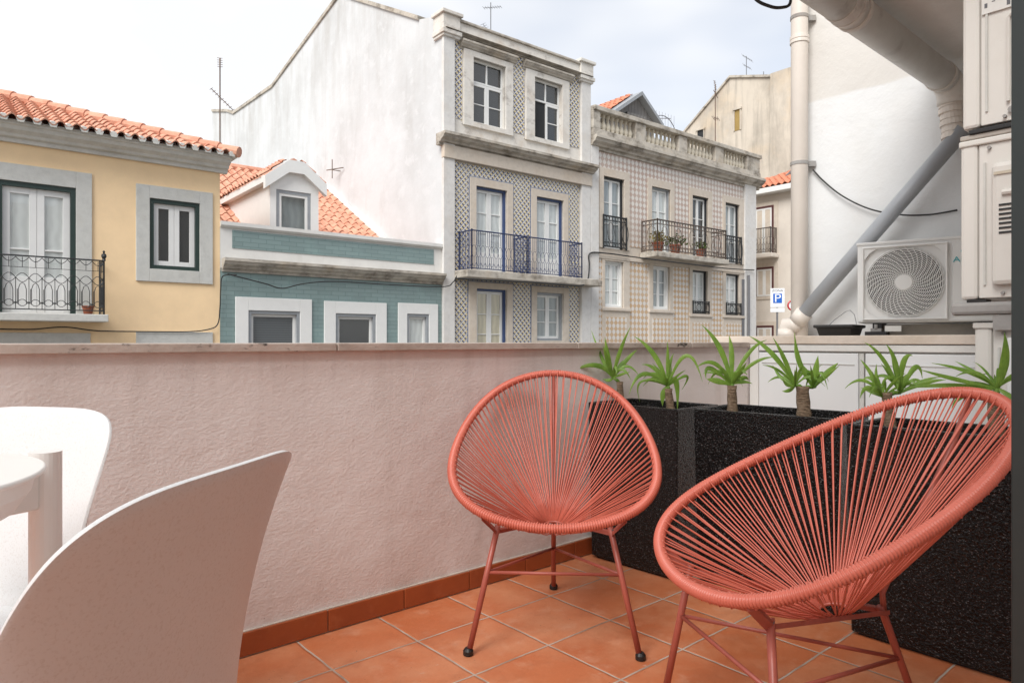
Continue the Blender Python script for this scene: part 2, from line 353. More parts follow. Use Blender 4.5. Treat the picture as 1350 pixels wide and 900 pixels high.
# ------------------------------------------------------------------ mesh helpers
class MB:
    def __init__(s): s.v = []; s.f = []
    def add(s, vs, fs):
        n = len(s.v); s.v += [tuple(x) for x in vs]; s.f += [tuple(n + i for i in f) for f in fs]; return s
    def box(s, x0, x1, y0, y1, z0, z1):
        return s.add([(x0, y0, z0), (x1, y0, z0), (x1, y1, z0), (x0, y1, z0), (x0, y0, z1), (x1, y0, z1), (x1, y1, z1), (x0, y1, z1)],
                     [(0, 3, 2, 1), (4, 5, 6, 7), (0, 1, 5, 4), (1, 2, 6, 5), (2, 3, 7, 6), (3, 0, 4, 7)])
    def prism(s, pts, a, b):
        """pts: list of 3D points of a polygon; extruded from offset a to offset b (vectors)"""
        n = len(pts); a = Vector(a); b = Vector(b); P = [Vector(p) for p in pts]
        return s.add([p + a for p in P] + [p + b for p in P], [tuple(range(n))[::-1], tuple(range(n, 2 * n))] + [(i, (i + 1) % n, n + (i + 1) % n, n + i) for i in range(n)])
    def tube(s, path, r, seg=8, closed=False, cap=True):
        P = [Vector(p) for p in path]; n = len(P); rr = r if isinstance(r, (list, tuple)) else [r] * n
        vs = []; prev = None
        for i in range(n):
            if closed: t = P[(i + 1) % n] - P[i - 1]
            else: t = P[min(i + 1, n - 1)] - P[max(i - 1, 0)]
            t.normalize()
            if prev is None:
                up = Vector((0, 0, 1)) if abs(t.z) < .9 else Vector((1, 0, 0))
                a = t.cross(up).normalized()
            else: a = (prev - t * prev.dot(t)).normalized()
            prev = a; b = t.cross(a)
            for k in range(seg):
                c = 2 * math.pi * k / seg; vs.append(P[i] + (a * math.cos(c) + b * math.sin(c)) * rr[i])
        fs = []
        m = n if closed else n - 1
        for i in range(m):
            j = (i + 1) % n
            for k in range(seg):
                fs.append((i * seg + k, i * seg + (k + 1) % seg, j * seg + (k + 1) % seg, j * seg + k))
        if not closed and cap: fs += [tuple(range(seg))[::-1], tuple((n - 1) * seg + k for k in range(seg))]
        return s.add(vs, fs)
    def lathe(s, prof, c=(0, 0, 0), seg=16):
        vs = []; fs = []
        for r, z in prof:
            for k in range(seg):
                a = 2 * math.pi * k / seg; vs.append((c[0] + r * math.cos(a), c[1] + r * math.sin(a), c[2] + z))
        for i in range(len(prof) - 1):
            for k in range(seg): fs.append((i * seg + k, i * seg + (k + 1) % seg, (i + 1) * seg + (k + 1) % seg, (i + 1) * seg + k))
        fs += [tuple(range(seg))[::-1], tuple((len(prof) - 1) * seg + k for k in range(seg))]
        return s.add(vs, fs)
    def ring(s, c, r, t, ax='xz', seg=12, ts=4):
        pts = []
        for k in range(seg):
            a = 2 * math.pi * k / seg
            pts.append((c[0] + r * math.cos(a), c[1], c[2] + r * math.sin(a)) if ax == 'xz' else (c[0] + r * math.cos(a), c[1] + r * math.sin(a), c[2]))
        return s.tube(pts, t, ts, True)
    def build(s, name, mat, parent=None, smooth=False, bevel=0, solid=0):
        me = bpy.data.meshes.new(name); me.from_pydata(s.v, [], s.f); me.update(); me.materials.append(mat)
        if smooth: me.shade_smooth()
        o = bpy.data.objects.new(name, me); COL.objects.link(o)
        if parent: o.parent = parent
        if solid:
            md = o.modifiers.new('solid', 'SOLIDIFY'); md.thickness = solid; md.offset = 0
        if bevel:
            md = o.modifiers.new('bevel', 'BEVEL'); md.width = bevel; md.segments = 2; md.limit_method = 'ANGLE'; md.angle_limit = R(40)
        return o

def tag(o, label, cat, group=None, kind=None):
    if label: o['label'] = label
    if cat: o['category'] = cat
    if group: o['group'] = group
    if kind: o['kind'] = kind
    return o
def empty(name, label, cat, loc=(0, 0, 0), rz=0, group=None):
    o = bpy.data.objects.new(name, None); COL.objects.link(o); o.location = loc; o.rotation_euler = (0, 0, rz); o.empty_display_size = .2
    return tag(o, label, cat, group)
def copy_tree(o, parent=None):
    c = o.copy(); COL.objects.link(c)
    if parent: c.parent = parent
    for ch in [x for x in COL.objects if x.parent == o]: copy_tree(ch, c)
    return c
def street_root(name, label, cat='building', s=0.0, y=0.0, z=0.0):
    """root whose local x runs along the street, y away from us; children keep street coordinates"""
    o = empty(name, label, cat, tuple(N2 * DF), A2); return o
def text_mesh(txt, name, size, mat, parent, loc, rot, ext=.002, width=None):
    cu = bpy.data.curves.new(name, 'FONT'); cu.body = txt; cu.size = size; cu.extrude = ext; cu.align_x = 'CENTER'; cu.align_y = 'CENTER'
    t = bpy.data.objects.new('tmp', cu); COL.objects.link(t); bpy.context.view_layer.update()
    me = bpy.data.meshes.new_from_object(t); bpy.data.objects.remove(t)
    me.materials.clear(); me.materials.append(mat)
    o = bpy.data.objects.new(name, me); COL.objects.link(o); o.parent = parent; o.location = loc; o.rotation_euler = rot
    if width: o.scale.x = width
    return o

# ------------------------------------------------------------------ the setting: ground, street
MB().box(-400, 600, -300, 900, GZ - .3, GZ).build('ground', PAVE)['kind'] = 'structure'
o = MB().box(-60, 120, -8.2, -2.2, GZ, GZ + .004).build('road', ASPHALT); o.location = N2 * DF; o.rotation_euler = (0, 0, A2); o['kind'] = 'structure'
o = MB().box(-60, 120, -2.2, 0, GZ, GZ + .12).build('pavement', PAVE, bevel=.01); o.location = N2 * DF; o.rotation_euler = (0, 0, A2); o['kind'] = 'structure'

# ------------------------------------------------------------------ terrace floor (local x = W1, y = N1)
fl = MB(); fl.box(-4.5, 5.1, -3.5, 2.45, GZ, 0); o = fl.build('floor', FLOOR); o.rotation_euler = (0, 0, A1); o['kind'] = 'structure'

# parapet
pw = empty('parapet_wall', 'pale pink rendered parapet along the street with a stone coping and terracotta skirting', 'wall', tuple(N1 * 2.21), A1)
MB().box(-4.5, 3.844, 0, .24, 0, .966).build('render_face', PARAPET, pw)
cb = MB(); x = -4.5
for w in (1.15, .98, 1.3, 1.12, 1.05, 1.2, .9, .6):
    e = min(x + w, 3.83); cb.box(x + .002, e - .002, -.022, .27, .966, .9945); x = e
cb.build('coping', COPING, pw, bevel=.003)
sk = MB(); x = -4.42
g = MB().box(-4.5, 3.84, -.009, 0, .0, .081).build('grout_bed', GROUT, pw)
while x < 3.8:
    e = min(x + .302, 3.832); sk.box(x, e, -.016, -.002, .004, .0775 + random.uniform(-.001, .001)); x += .305
sk.build('skirting', SKIRT, pw, bevel=.003)

# low panel wall at the end of the terrace and its cream coping
lw = empty('panelled_low_wall', 'low white panelled wall with a cream stone coping behind the planters', 'wall', tuple(W1 * 3.844), A1)
MB().box(.002, .36, -.9, 2.45, 0, .985).build('wall_body', WHITEP, lw)
MB().box(-.03, 1.2, -.9, 2.47, .985, 1.032).build('coping', CREAMCOPE, lw, bevel=.004)
def s_at(u, s):       # n coordinate where the plane s is met at photo column u
    r = (u - 675) / F; Y = s / (.7553 * r + .6554); return -.6554 * r * Y + .7553 * Y
nA, nB, nC = s_at(1002, 3.84), s_at(1133, 3.84), s_at(1142, 3.84)
for a, b in ((nB, nA), (-.5, nC)):
    MB().box(-.018, .002, a, b, .1, .935).build('panel', WPANEL, lw, bevel=.004)
    m = MB(); m.box(-.022, -.018, a + .02, b - .02, .872, .877); m.build('groove_trim', GREYST, lw)
MB().box(-.026, .002, nA, 2.20, .1, .985).build('edge_post', WHITEP, lw, bevel=.003)
MB().box(-.02, .002, nC + .006, nB - .006, .1, .935).build('seam_strip', GREYST, lw)
MB().box(-.024, 0, -.5, nA - .004, .945, .98).build('top_rail', WHITEP, lw, bevel=.003)

# big white side wall of the neighbouring house
nw = empty('white_neighbour_building', 'tall white painted side wall behind the air conditioner, beige above a straight level line', 'building', tuple(W1 * 5.1), A1)
MB().box(0, 6, -4, s_at(1047, 5.1), GZ, 9).build('wall', WALLW, nw)

# the building the terrace belongs to
hs = empty('terrace_building', 'rendered underside of the balcony overhead at the top right, above the fat drain pipe', 'building', (0, 0, 0), A1)
MB().box(2.5, 5.1, -2.0, 1.56, 2.755, 2.95).build('balcony_underside', SOFFIT, hs)
MB().box(1.30, 5.1, -.1, .22, 0, 2.755).build('wall', WHITEP, hs)
MB().box(2.5, 5.1, .0, .24, 2.95, 6).build('upper_wall', WHITEP, hs)
MB().box(-4.5, 5.1, -1.3, -1.1, 0, 5.6).build('light_blocking_wall', WHITEP, hs)  # unseen wall added behind the camera to hold sun and sky off the terrace

# ------------------------------------------------------------------ street-front helpers
def wall_holes(mb, s0, s1, z0, z1, holes, y=0.0, depth=.22):
    xs = sorted({s0, s1, *[h[0] for h in holes], *[h[1] for h in holes]}); zs = sorted({z0, z1, *[h[2] for h in holes], *[h[3] for h in holes]})
    xs = [x for x in xs if s0 - 1e-6 <= x <= s1 + 1e-6]; zs = [z for z in zs if z0 - 1e-6 <= z <= z1 + 1e-6]
    for i in range(len(xs) - 1):
        for j in range(len(zs) - 1):
            cx = (xs[i] + xs[i + 1]) / 2; cz = (zs[j] + zs[j + 1]) / 2
            if any(h[0] < cx < h[1] and h[2] < cz < h[3] for h in holes): continue
            mb.add([(xs[i], y, zs[j]), (xs[i + 1], y, zs[j]), (xs[i + 1], y, zs[j + 1]), (xs[i], y, zs[j + 1])], [(0, 1, 2, 3)])
    for a, b, c, d in holes:
        mb.add([(a, y, c), (b, y, c), (b, y, d), (a, y, d), (a, y + depth, c), (b, y + depth, c), (b, y + depth, d), (a, y + depth, d)],
               [(0, 4, 5, 1), (1, 5, 6, 2), (2, 6, 7, 3), (3, 7, 4, 0)])
def rect(u0, u1, vt, vb, y=0.0):
    s0, zt = fp(u0, vt, y); s1, _ = fp(u1, vt, y); _, zb = fp(u0, vb, y); return [s0, s1, zb, zt]
def frame_mb(mb, a, b, c, d, w, y0, y1, bottom=True, wt=None):
    wt = wt or w
    mb.box(a, a + w, y0, y1, c, d); mb.box(b - w, b, y0, y1, c, d); mb.box(a + w, b - w, y0, y1, d - wt, d)
    if bottom: mb.box(a + w, b - w, y0, y1, c, c + w)
def surround(root, o, h, mat, y0=-.035, bottom=True, name='surround'):
    m = MB(); a, b, c, d = o; p, q, r, t = h
    m.box(a, p, y0, .03, c, d); m.box(q, b, y0, .03, c, d); m.box(p, q, y0, .03, t, d)
    if bottom and r > c + .01: m.box(p, q, y0, .03, c, r)
    return m.build(name, mat, root, bevel=.006)
def window(root, h, outer=None, ow=.05, leaf=WPAINT, rows=(.5,), back=CUR_W, kind='window', rec=.10, single=False, sw=.06, transom=None, open_left=False, kick=None):
    a, b, c, d = h; w = MB(); y = rec
    if outer:
        fr = MB(); frame_mb(fr, a, b, c, d, ow, y - .06, y + .05, kind == 'window'); a += ow; b -= ow; d -= ow; c += ow if kind == 'window' else 0
    panes = []
    top = d
    if transom:
        tz = d - (d - c) * transom
        frame_mb(w, a, b, tz, d, sw * .8, y, y + .05); mid = (a + b) / 2; w.box(mid - sw * .35, mid + sw * .35, y + .003, y + .047, tz + sw * .8, d - sw * .8)
        panes += [(a + sw * .8, mid - sw * .35, tz + sw * .8, d - sw * .8), (mid + sw * .35, b - sw * .8, tz + sw * .8, d - sw * .8)]; top = tz - .004
    leaves = [(a, b)] if single else [(a, (a + b) / 2 - .002), ((a + b) / 2 + .002, b)]
    for i, (p, q) in enumerate(leaves):
        if open_left and i == 0: continue
        frame_mb(w, p, q, c, top, sw, y, y + .05)
        lo, hi = c + sw, top - sw
        if kick: w.box(p + sw, q - sw, y + .012, y + .04, lo, lo + (hi - lo) * kick); lo += (hi - lo) * kick + .0
        cuts = [lo] + [lo + (hi - lo) * r for r in rows] + [hi]
        for r in cuts[1:-1]: w.box(p + sw, q - sw, y + .008, y + .042, r - .012, r + .012)
        panes.append((p + sw, q - sw, lo, hi))
    wo = w.build(kind, leaf, root, bevel=.004)
    if outer: fr.build('outer_frame', outer, wo)
    g = MB()
    for p in panes: g.add([(p[0], y + .025, p[2]), (p[1], y + .025, p[2]), (p[1], y + .025, p[3]), (p[0], y + .025, p[3])], [(0, 1, 2, 3)])
    g.build('pane', GLASS, wo)
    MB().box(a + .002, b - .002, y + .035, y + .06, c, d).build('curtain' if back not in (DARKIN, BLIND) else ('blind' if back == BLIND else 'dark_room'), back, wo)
    if open_left:
        m = MB(); p, q = leaves[0]; m.box(p + .02, p + .06, y + .05, y + .11, c + .02, top - .02); m.build('open_leaf', leaf, wo)
        MB().box(q - .16, q - .01, y + .06, y + .1, c + .02, top - .02).build('drape', DRAPE, wo)
    return wo
def roof_tiles(name, o, ds, du, W, H, parent, mat=ROOFT, per=.21, course=.36, clip=None, amp=.055):
    """clay pan-tile surface: o eave corner, ds along the eave, du up the slope; clip(x, h)->(xmin, xmax)"""
    o, ds, du = Vector(o), Vector(ds).normalized(), Vector(du).normalized(); n = ds.cross(du).normalized()
    mb = MB(); K = 7; nc = int(math.ceil(W / per)); nr = int(math.ceil(H / course))
    for r in range(nr):
        h0 = r * course; h1 = min(h0 + course * 1.04, H)
        lo, hi = (0, W) if not clip else clip(h0)
        for c in range(nc):
            x0 = c * per
            if x0 < lo - per * .5 or x0 + per > hi + per * .5: continue
            jx = random.uniform(-.006, .006); jh = random.uniform(-.012, .012); vs = []; 
            for hh, lift in ((h0 + jh, .035), (h1, .004)):
                for k in range(K + 1):
                    a = k / K; z = amp * (math.sin(math.pi * min(a / .62, 1)) if a < .62 else -.45 * math.sin(math.pi * (a - .62) / .38))
                    vs.append(o + ds * (x0 + a * per + jx) + du * hh + n * (z + lift))
            b = [v - n * .022 for v in vs[:K + 1]]
            fs = [(k, k + 1, K + 2 + k, K + 1 + k) for k in range(K)]
            base = len(vs); fs += [(base + k, base + k + 1, k + 1, k) for k in range(K)]
            mb.add(vs + b, fs)
    return mb.build(name, mat, parent, smooth=False)
def railing(root, path, z0, h, mat, sp=.11, style='rings', t=.007, name='railing', bars=(0, 1)):
    m = MB()
    for a, b in zip(path[:-1], path[1:]):
        A = Vector((a[0], a[1], 0)); B = Vector((b[0], b[1], 0)); L = (B - A).length; d = (B - A) / L
        m.tube([A + Vector((0, 0, z0 + h)), B + Vector((0, 0, z0 + h))], t * 2.0, 6); m.tube([A + Vector((0, 0, z0 + .06)), B + Vector((0, 0, z0 + .06))], t * 1.3, 4)
        m.tube([A + Vector((0, 0, z0)), A + Vector((0, 0, z0 + h + .03))], t * 2.2, 6); m.tube([B + Vector((0, 0, z0)), B + Vector((0, 0, z0 + h + .03))], t * 2.2, 6)
        n = max(1, round(L / sp)); q = L / n
        def P(x, z): v = A + d * x; return (v.x, v.y, z0 + z)
        if style == 'rings':
            for i in range(1, n):
                x = i * q; m.tube([P(x, .06), P(x, h * .36)], t, 4); m.tube([P(x, h * .62), P(x, h)], t, 4)
            for i in range(n):
                x = (i + .5) * q; m.tube([P(x, .06), P(x, h * .33)], t * .8, 4); m.tube([P(x, h * .66), P(x, h)], t * .8, 4)
                m.tube([P(x + math.cos(k * math.pi / 5) * q * .5, h * .49 + math.sin(k * math.pi / 5) * h * .15) for k in range(10)], t * .8, 4, True)
                m.tube([P(x - q * .5, h * .22), P(x - q * .2, h * .14), P(x, h * .10), P(x + q * .2, h * .14), P(x + q * .5, h * .22)], t * .7, 4)
        elif style == 'bars':
            for i in range(1, n): m.tube([P(i * q, .06), P(i * q, h)], t, 4)
            m.tube([P(0, h * .86), P(L, h * .86)], t, 4); m.tube([P(0, h * .2), P(L, h * .2)], t, 4)
            for i in range(n):
                x = (i + .5) * q; m.tube([P(x + math.cos(k * math.pi / 4) * q * .42, h * .93 + math.sin(k * math.pi / 4) * h * .055) for k in range(8)], t * .6, 4, True)
                m.tube([P(x + math.cos(k * math.pi / 4) * q * .42, h * .13 + math.sin(k * math.pi / 4) * h * .055) for k in range(8)], t * .6, 4, True)
                if i % 5 == 2: m.tube([P(x + math.cos(k * math.pi / 4) * q * 1.2, h * .52 + math.sin(k * math.pi / 4) * h * .3) for k in range(8)], t, 4, True)
        else:  # arches
            m.tube([P(0, h * .80), P(L, h * .80)], t * .6, 4)
            for i in range(n):
                x0 = i * q
                for zz, sg in ((h * .98, -1), (h * .62, 1), (h * .62, -1), (h * .16, 1), (h * .20, -1)):
                    m.tube([P(x0 + q * (k / 5), zz + sg * math.sin(math.pi * k / 5) * q * .42) for k in range(6)], t * .8, 4)
                m.ring((0, 0, 0), .001, .0005, seg=3)
                c = x0 + q * .5
                m.tube([P(c - q * .30, h * .16), P(c - q * .30, h * .42), P(c - q * .18, h * .5), P(c, h * .53), P(c + q * .18, h * .5), P(c + q * .30, h * .42), P(c + q * .30, h * .16)], t * .8, 4)
                m.tube([P(x0, .06), P(x0, h * .62)], t * .8, 4); m.tube([P(x0 + .02, h * .2), P(x0 + .02, h * .42)], t * .7, 4)
                m.tube([P(c, h * .80), P(c, h * .98)], t * .7, 4)
    return m.build(name, mat, root)
def moulding(name, s0, s1, prof, mat, root, ends=True):
    """prof: list of (y, z) going round the section; extruded along the street"""
    mb = MB(); n = len(prof)
    mb.add([(s0, y, z) for y, z in prof] + [(s1, y, z) for y, z in prof], [tuple(range(n)), tuple(range(n, 2 * n))[::-1]] + [(i, n + i, n + (i + 1) % n, (i + 1) % n) for i in range(n)])
    return mb.build(name, mat, root)
def cornice_prof(zt, zb, proj):
    h = zt - zb
    return [(.05, zt), (-proj, zt), (-proj, zt - h * .22), (-proj * .86, zt - h * .28), (-proj * .78, zt - h * .45), (-proj * .5, zt - h * .6), (-proj * .42, zt - h * .74), (-proj * .2, zt - h * .8), (-proj * .18, zb), (.05, zb)]

# ------------------------------------------------------------------ yellow house
yh = street_root('yellow_house', 'yellow rendered house with grey stone window surrounds and a clay tile roof, at the left')
sR = fp(290, 450)[0]; sL = -4.6
door_o = rect(-28, 121, 210, 418); win_o = rect(179, 280, 242, 370); door_h = rect(-5, 100, 236, 418); win_h = rect(197, 263, 261, 354)
ztop = fp(290, 226)[1] + .1
low1 = rect(-28, 119, 438, 540); low2 = rect(179, 280, 437, 540)
m = MB(); wall_holes(m, sL, sR, GZ, ztop, [door_h, win_h]); m.build('wall', YELLOW, yh)
m = MB(); m.box(sL, sL + .01, .0, 7, GZ, ztop); m.box(sR - .01, sR, .002, 7, GZ, ztop); m.box(sL, sR, 6.99, 7, GZ, ztop); m.build('side_wall', YELLOW, yh)
surround(yh, door_o, door_h, GREYST); surround(yh, win_o, win_h, GREYST)
for lo in (low1, low2): MB().box(lo[0], lo[1], -.035, .03, lo[2], lo[3]).build('surround', GREYST, yh, bevel=.006)
window(yh, door_h, GREENP, .075, rows=(.33, .66)[:1], back=CUR_W, kind='door', sw=.10, kick=.30, rec=.06)
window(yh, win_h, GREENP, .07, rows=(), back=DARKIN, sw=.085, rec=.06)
zc = fp(0, 186)[1]; ze = fp(0, 160)[1]
moulding('cornice', sL - .2, sR + .12, cornice_prof(ze - .02, zc, .34), CORN_Y, yh)
EC = (sR + .22, -.42, ze - .03)      # eave corner
# hipped clay roof
W_ = EC[0] - (sL - .3); pitch = R(20.5); Hs = 3.7
roof_tiles('roof', (sL - .3, -.42, EC[2]), (1, 0, 0), (0, math.cos(pitch), math.sin(pitch)), W_, Hs, yh, clip=lambda h: (0, W_ - h * math.cos(pitch) * 1.0))
m = MB(); m.add([(sL - .3, -.38, EC[2] - .02), (EC[0], -.38, EC[2] - .02), (EC[0] - Hs * math.cos(pitch), -.38 + Hs * math.cos(pitch), EC[2] - .02 + Hs * math.sin(pitch)), (sL - .3, -.38 + Hs * math.cos(pitch), EC[2] - .02 + Hs * math.sin(pitch)),
                (EC[0], 7.4, EC[2] - .02), (sL - .3, 7.4, EC[2] - .02)], [(0, 1, 2, 3), (1, 4, 2), (3, 2, 4, 5), (0, 5, 4, 1)]); m.build('roof_deck', CORN_Y, yh)
m = MB(); nr = 13
for i in range(nr):
    t0 = i * Hs / nr; t1 = (i + 1.12) * Hs / nr; c = math.cos(pitch); s_ = math.sin(pitch)
    m.tube([(EC[0] - t0 * c, EC[1] + t0 * c, EC[2] + t0 * s_ + .06), (EC[0] - t1 * c, EC[1] + t1 * c, EC[2] + t1 * s_ + .045)], [.10, .082], 10)
m.build('hip_tiles', ROOFT, yh)
m = MB()
for i in range(int(W_ / .21)):
    x0_ = sL - .3 + i * .21
    m.prism([(x0_ + .135, -.425, EC[2] - .035), (x0_ + .215, -.425, EC[2] - .035), (x0_ + .235, -.425, EC[2] + .02), (x0_ + .20, -.425, EC[2] + .055), (x0_ + .15, -.425, EC[2] + .055), (x0_ + .115, -.425, EC[2] + .02)], (0, 0, 0), (0, .2, .06))
m.build('eave_mortar', GREYST, yh)
# balcony
zb_t = fp(0, 413)[1]; zb_b = fp(0, 423)[1]; sB = fp(137, 400, -.45)[0]
bo = MB().box(-2.4, sB + .06, -.5, 0, zb_b, zb_t).build('balcony', GREYST, yh, bevel=.01)
railing(bo, [(-2.35, -.45), (sB, -.45), (sB, -.02)], zb_t, .88, IRON, sp=.17, style='arches', t=.0065)
m = MB(); m.lathe([(.03, .88), (.022, .91), (.04, .95), (.032, .99), (.012, 1.0), (.02, 1.03), (.004, 1.05)], (sB, -.45, zb_t), 8); m.build('finial', IRON, bo)

# ------------------------------------------------------------------ teal brick house
gh = street_root('teal_brick_house', 'low house faced in teal glazed brick, between the yellow house and the tall gable')
s0 = sR + .002; s1 = fp(583, 450)[0] - .0
zt = fp(290, 293)[1]; z1_ = fp(583, 321)[1]; zt = (zt + z1_) / 2
wins = [((310, 410.5, 391, 470), (327, 395, 409, 465), (331, 391)), ((427, 509, 396.5, 470), (442, 495, 413, 465), None), ((524.5, 576.6, 399, 470), (536, 565, 413.5, 465), None)]
zband_t, zband_b = fp(301, 341)[1], fp(301, 357)[1]
holes = []; 
for so, ho, _ in wins:
    a = rect(*ho); b = rect(*so); holes.append((b, a))
m = MB(); wall_holes(m, s0, s1, GZ, zband_b + .05, [h[1] for h in holes]); m.build('wall', TEAL, gh)
m = MB(); m.box(s0, s1, 0, .28, zband_b, zt - .07); m.box(s0, s1, .28, 8, GZ, 2.2); m.build('parapet', WHITEP, gh)
tp = rect(306, 571.5, 303, 327); tp[2] = zband_t + .12; 
MB().box(tp[0], tp[1], -.012, .01, fp(306, 327)[1], fp(306, 303)[1]).build('brick_panel', TEAL, gh)
moulding('coping', s0, s1, [(-.07, zt), (-.07, zt - .07), (-.03, zt - .11), (.3, zt - .11), (.3, zt)], WHITEP, gh)
moulding('cornice', s0 + .03, s1 - .02, cornice_prof(zband_t, zband_b - .02, .22), DIRTYST, gh)
for i, (so, ho) in enumerate(holes):
    surround(gh, so, ho, WPAINT, bottom=False)
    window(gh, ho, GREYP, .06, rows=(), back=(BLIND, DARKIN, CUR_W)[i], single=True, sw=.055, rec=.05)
# main roof
pit = math.atan(.56); yr0 = .3; zr0 = 3.81 + .56 * (yr0 - 3.06)
roof_tiles('roof', (s0 - .4, yr0, zr0), (1, 0, 0), (0, math.cos(pit), math.sin(pit)), s1 - s0 + .38, 7.6, gh, course=.38, per=.23, amp=.06)
m = MB(); m.add([(s0 - .4, yr0, zr0 - .02), (s1, yr0, zr0 - .02), (s1, 6.95, 5.93), (s0 - .4, 6.95, 5.93), (s0 - .4, 6.95, 1), (s1, 6.95, 1)], [(0, 1, 2, 3), (3, 2, 5, 4)]); m.build('roof_deck', WHITEP, gh)
MB().tube([(s0 - .4, 6.9, 5.98), (s1, 6.9, 5.98)], .11, 8).build('ridge_tiles', ROOFT, gh)
m = MB(); m.add([(s1 - .16, 1.2, zr0 + .56 * .9 + .14), (s1 - .005, 1.2, zr0 + .56 * .9 + .14), (s1 - .005, 6.9, 6.03), (s1 - .16, 6.9, 6.03), (s1 - .16, 1.2, zr0 + .3), (s1 - .16, 6.9, 5.8)], [(0, 1, 2, 3), (0, 3, 5, 4)]); m.build('flashing', WHITEP, gh)
# dormer
yd = .9
def D3(u, v, y): s, z = fp(u, v, y); return (s, y, z)
dr_w = rect(362.5, 408, 250, 300, yd)
A, B, C_, Dd, E_ = D3(356, 300, yd), D3(420, 300, yd), D3(420, 252, yd), D3(387.5, 222, yd), D3(356, 245, yd)
eave_z = (fp(352, 232, .78)[1] + fp(423, 241, .78)[1]) / 2 + .05
dm = MB(); a0, a1 = A[0], B[0]; zz0 = 2.4; pk = D3(387.5, 219, yd)
# front wall with window hole
wh = [a0 + .13, a1 - .17, zt - .35, D3(385, 252, yd)[2]]
wall_holes(dm, a0, a1, zz0, eave_z, [wh], yd, .15)
mid = (a0 + a1) / 2
dm.add([(a0, yd, eave_z), (a1, yd, eave_z), (mid + .12, yd, pk[2]), (mid - .12, yd, pk[2])], [(0, 1, 2, 3)])
dm.add([(a0, yd, zz0), (a0, yd, eave_z), (a0, 6.3, eave_z), (a0, 6.3, zz0), (a1, yd, zz0), (a1, yd, eave_z), (a1, 6.3, eave_z), (a1, 6.3, zz0)], [(0, 1, 2, 3), (4, 5, 6, 7)])
dor = dm.build('dormer', WPAINT, gh)
w_ = MB(); frame_mb(w_, wh[0], wh[1], wh[2], wh[3], .07, yd + .02, yd + .07); w_.build('window_frame', GREYP, dor)
w_ = MB(); frame_mb(w_, wh[0] + .07, wh[1] - .07, wh[2], wh[3] - .07, .05, yd + .03, yd + .08); w_.build('sash', WPAINT, dor)
MB().box(wh[0] + .1, wh[1] - .1, yd + .05, yd + .055, wh[2], wh[3] - .1).build('pane', GLASS, dor)
MB().box(wh[0], wh[1], yd + .16, yd + .18, wh[2], wh[3]).build('blind', CUR_G, dor)
fa = MB(); f1 = (a0 - .14, eave_z - .05); f2 = (mid - .16, pk[2] + .09); f3 = (mid + .16, pk[2] + .09); f4 = (a1 + .14, eave_z - .05)
pts = [f1, f2, f3, f4]
fa.prism([(p[0], yd - .12, p[1]) for p in pts] + [(p[0], yd - .12, p[1] - .26) for p in pts[::-1]], (0, 0, 0), (0, .12, 0))
fa.box(a0 - .14, a0 - .002, yd, 5.5, eave_z - .17, eave_z - .03); fa.build('fascia', WPAINT, dor)
rise = f2[1] - f1[1]; run = f2[0] - f1[0]; dl = math.hypot(rise, run)
# tiles run along the slope from each eave
roof_tiles('dormer_roof', (a0 - .16, 5.6, eave_z - .03), (0, -1, 0), (run, 0, rise), 4.7, dl + .05, dor, per=.2, course=.3, amp=.045)
roof_tiles('dormer_roof', (a1 + .16, yd, eave_z - .03), (0, 1, 0), (-run, 0, rise), 4.7, dl + .05, dor, per=.2, course=.3, amp=.045)
MB().tube([(mid, yd + .05, f2[1] + .0), (mid, 5.6, f2[1] + .0)], .09, 8).build('dormer_ridge', ROOFT, dor)

# ------------------------------------------------------------------ tall building with blue tiles and white gable side
gb = street_root('blue_tiled_building', 'tall building with blue and yellow tiled front and a huge blank white gable side')
a = s1 + .002; b = fp(776, 450)[0]
prof = [sp(583, 20, a), sp(553, 26, a), sp(469, 0, a), sp(449, -7, a), sp(359, 115, a), sp(308, 150, a), sp(300, 147, a), sp(280, 147, a)]
prof = [list(p) for p in prof]; prof[0][0] = 0
m = MB(); pts = [(a, 0, GZ)] + [(a, p[0], p[1]) for p in prof] + [(a, prof[-1][0], GZ)]
m.prism(pts, (0, 0, 0), (.3, 0, 0)); m.build('gable_wall', GABLE, gb)
m = MB()
for p, q in zip(prof[1:-1], prof[2:]):
    m.prism([(a - .05, p[0], p[1] - .02), (a - .05, q[0], q[1] - .02), (a - .05, q[0], q[1] + .09), (a - .05, p[0], p[1] + .09)], (0, 0, 0), (.42, 0, 0))
m.build('gable_coping', DIRTYST, gb)
zpar = fp(600, 30)[1]; zpar2 = fp(757, 79)[1]; zpar = (zpar + zpar2) / 2
# storey heights
zc1t = fp(569, 178)[1]; zc1t = fp(600, 181)[1]; zc1b = fp(600, 196)[1]; zt2 = fp(597, 212)[1]
H1 = rect(622.7, 665.3, 76, 161); H2 = rect(703.5, 740, 101, 181); H2[2], H2[3] = H1[2], H1[3]
D1 = rect(627, 667.5, 245, 357); D2 = rect(706.7, 742, 259, 366); D2[2], D2[3] = D1[2], D1[3]
L1 = rect(627.5, 667.5, 380, 480); L2 = rect(707, 742, 385, 449)
m = MB(); wall_holes(m, a + .3, b, GZ, zpar - .05, [H1, H2, D1, D2, L1, L2]); m.build('wall', OLDWHITE, gb)
m = MB(); m.box(b - .3, b, .02, 9, GZ, zpar - .2); m.box(a + .3, b, 8.9, 9.1, GZ, zpar); m.build('side_wall', OLDWHITE, gb)
S1 = rect(610, 675, 64, 0); S2 = rect(692, 749, 88, 0)
sS1 = [S1[0], S1[1], H1[2] - .12, S1[3]]; sS2 = [S2[0], S2[1], H1[2] - .12, S1[3]]
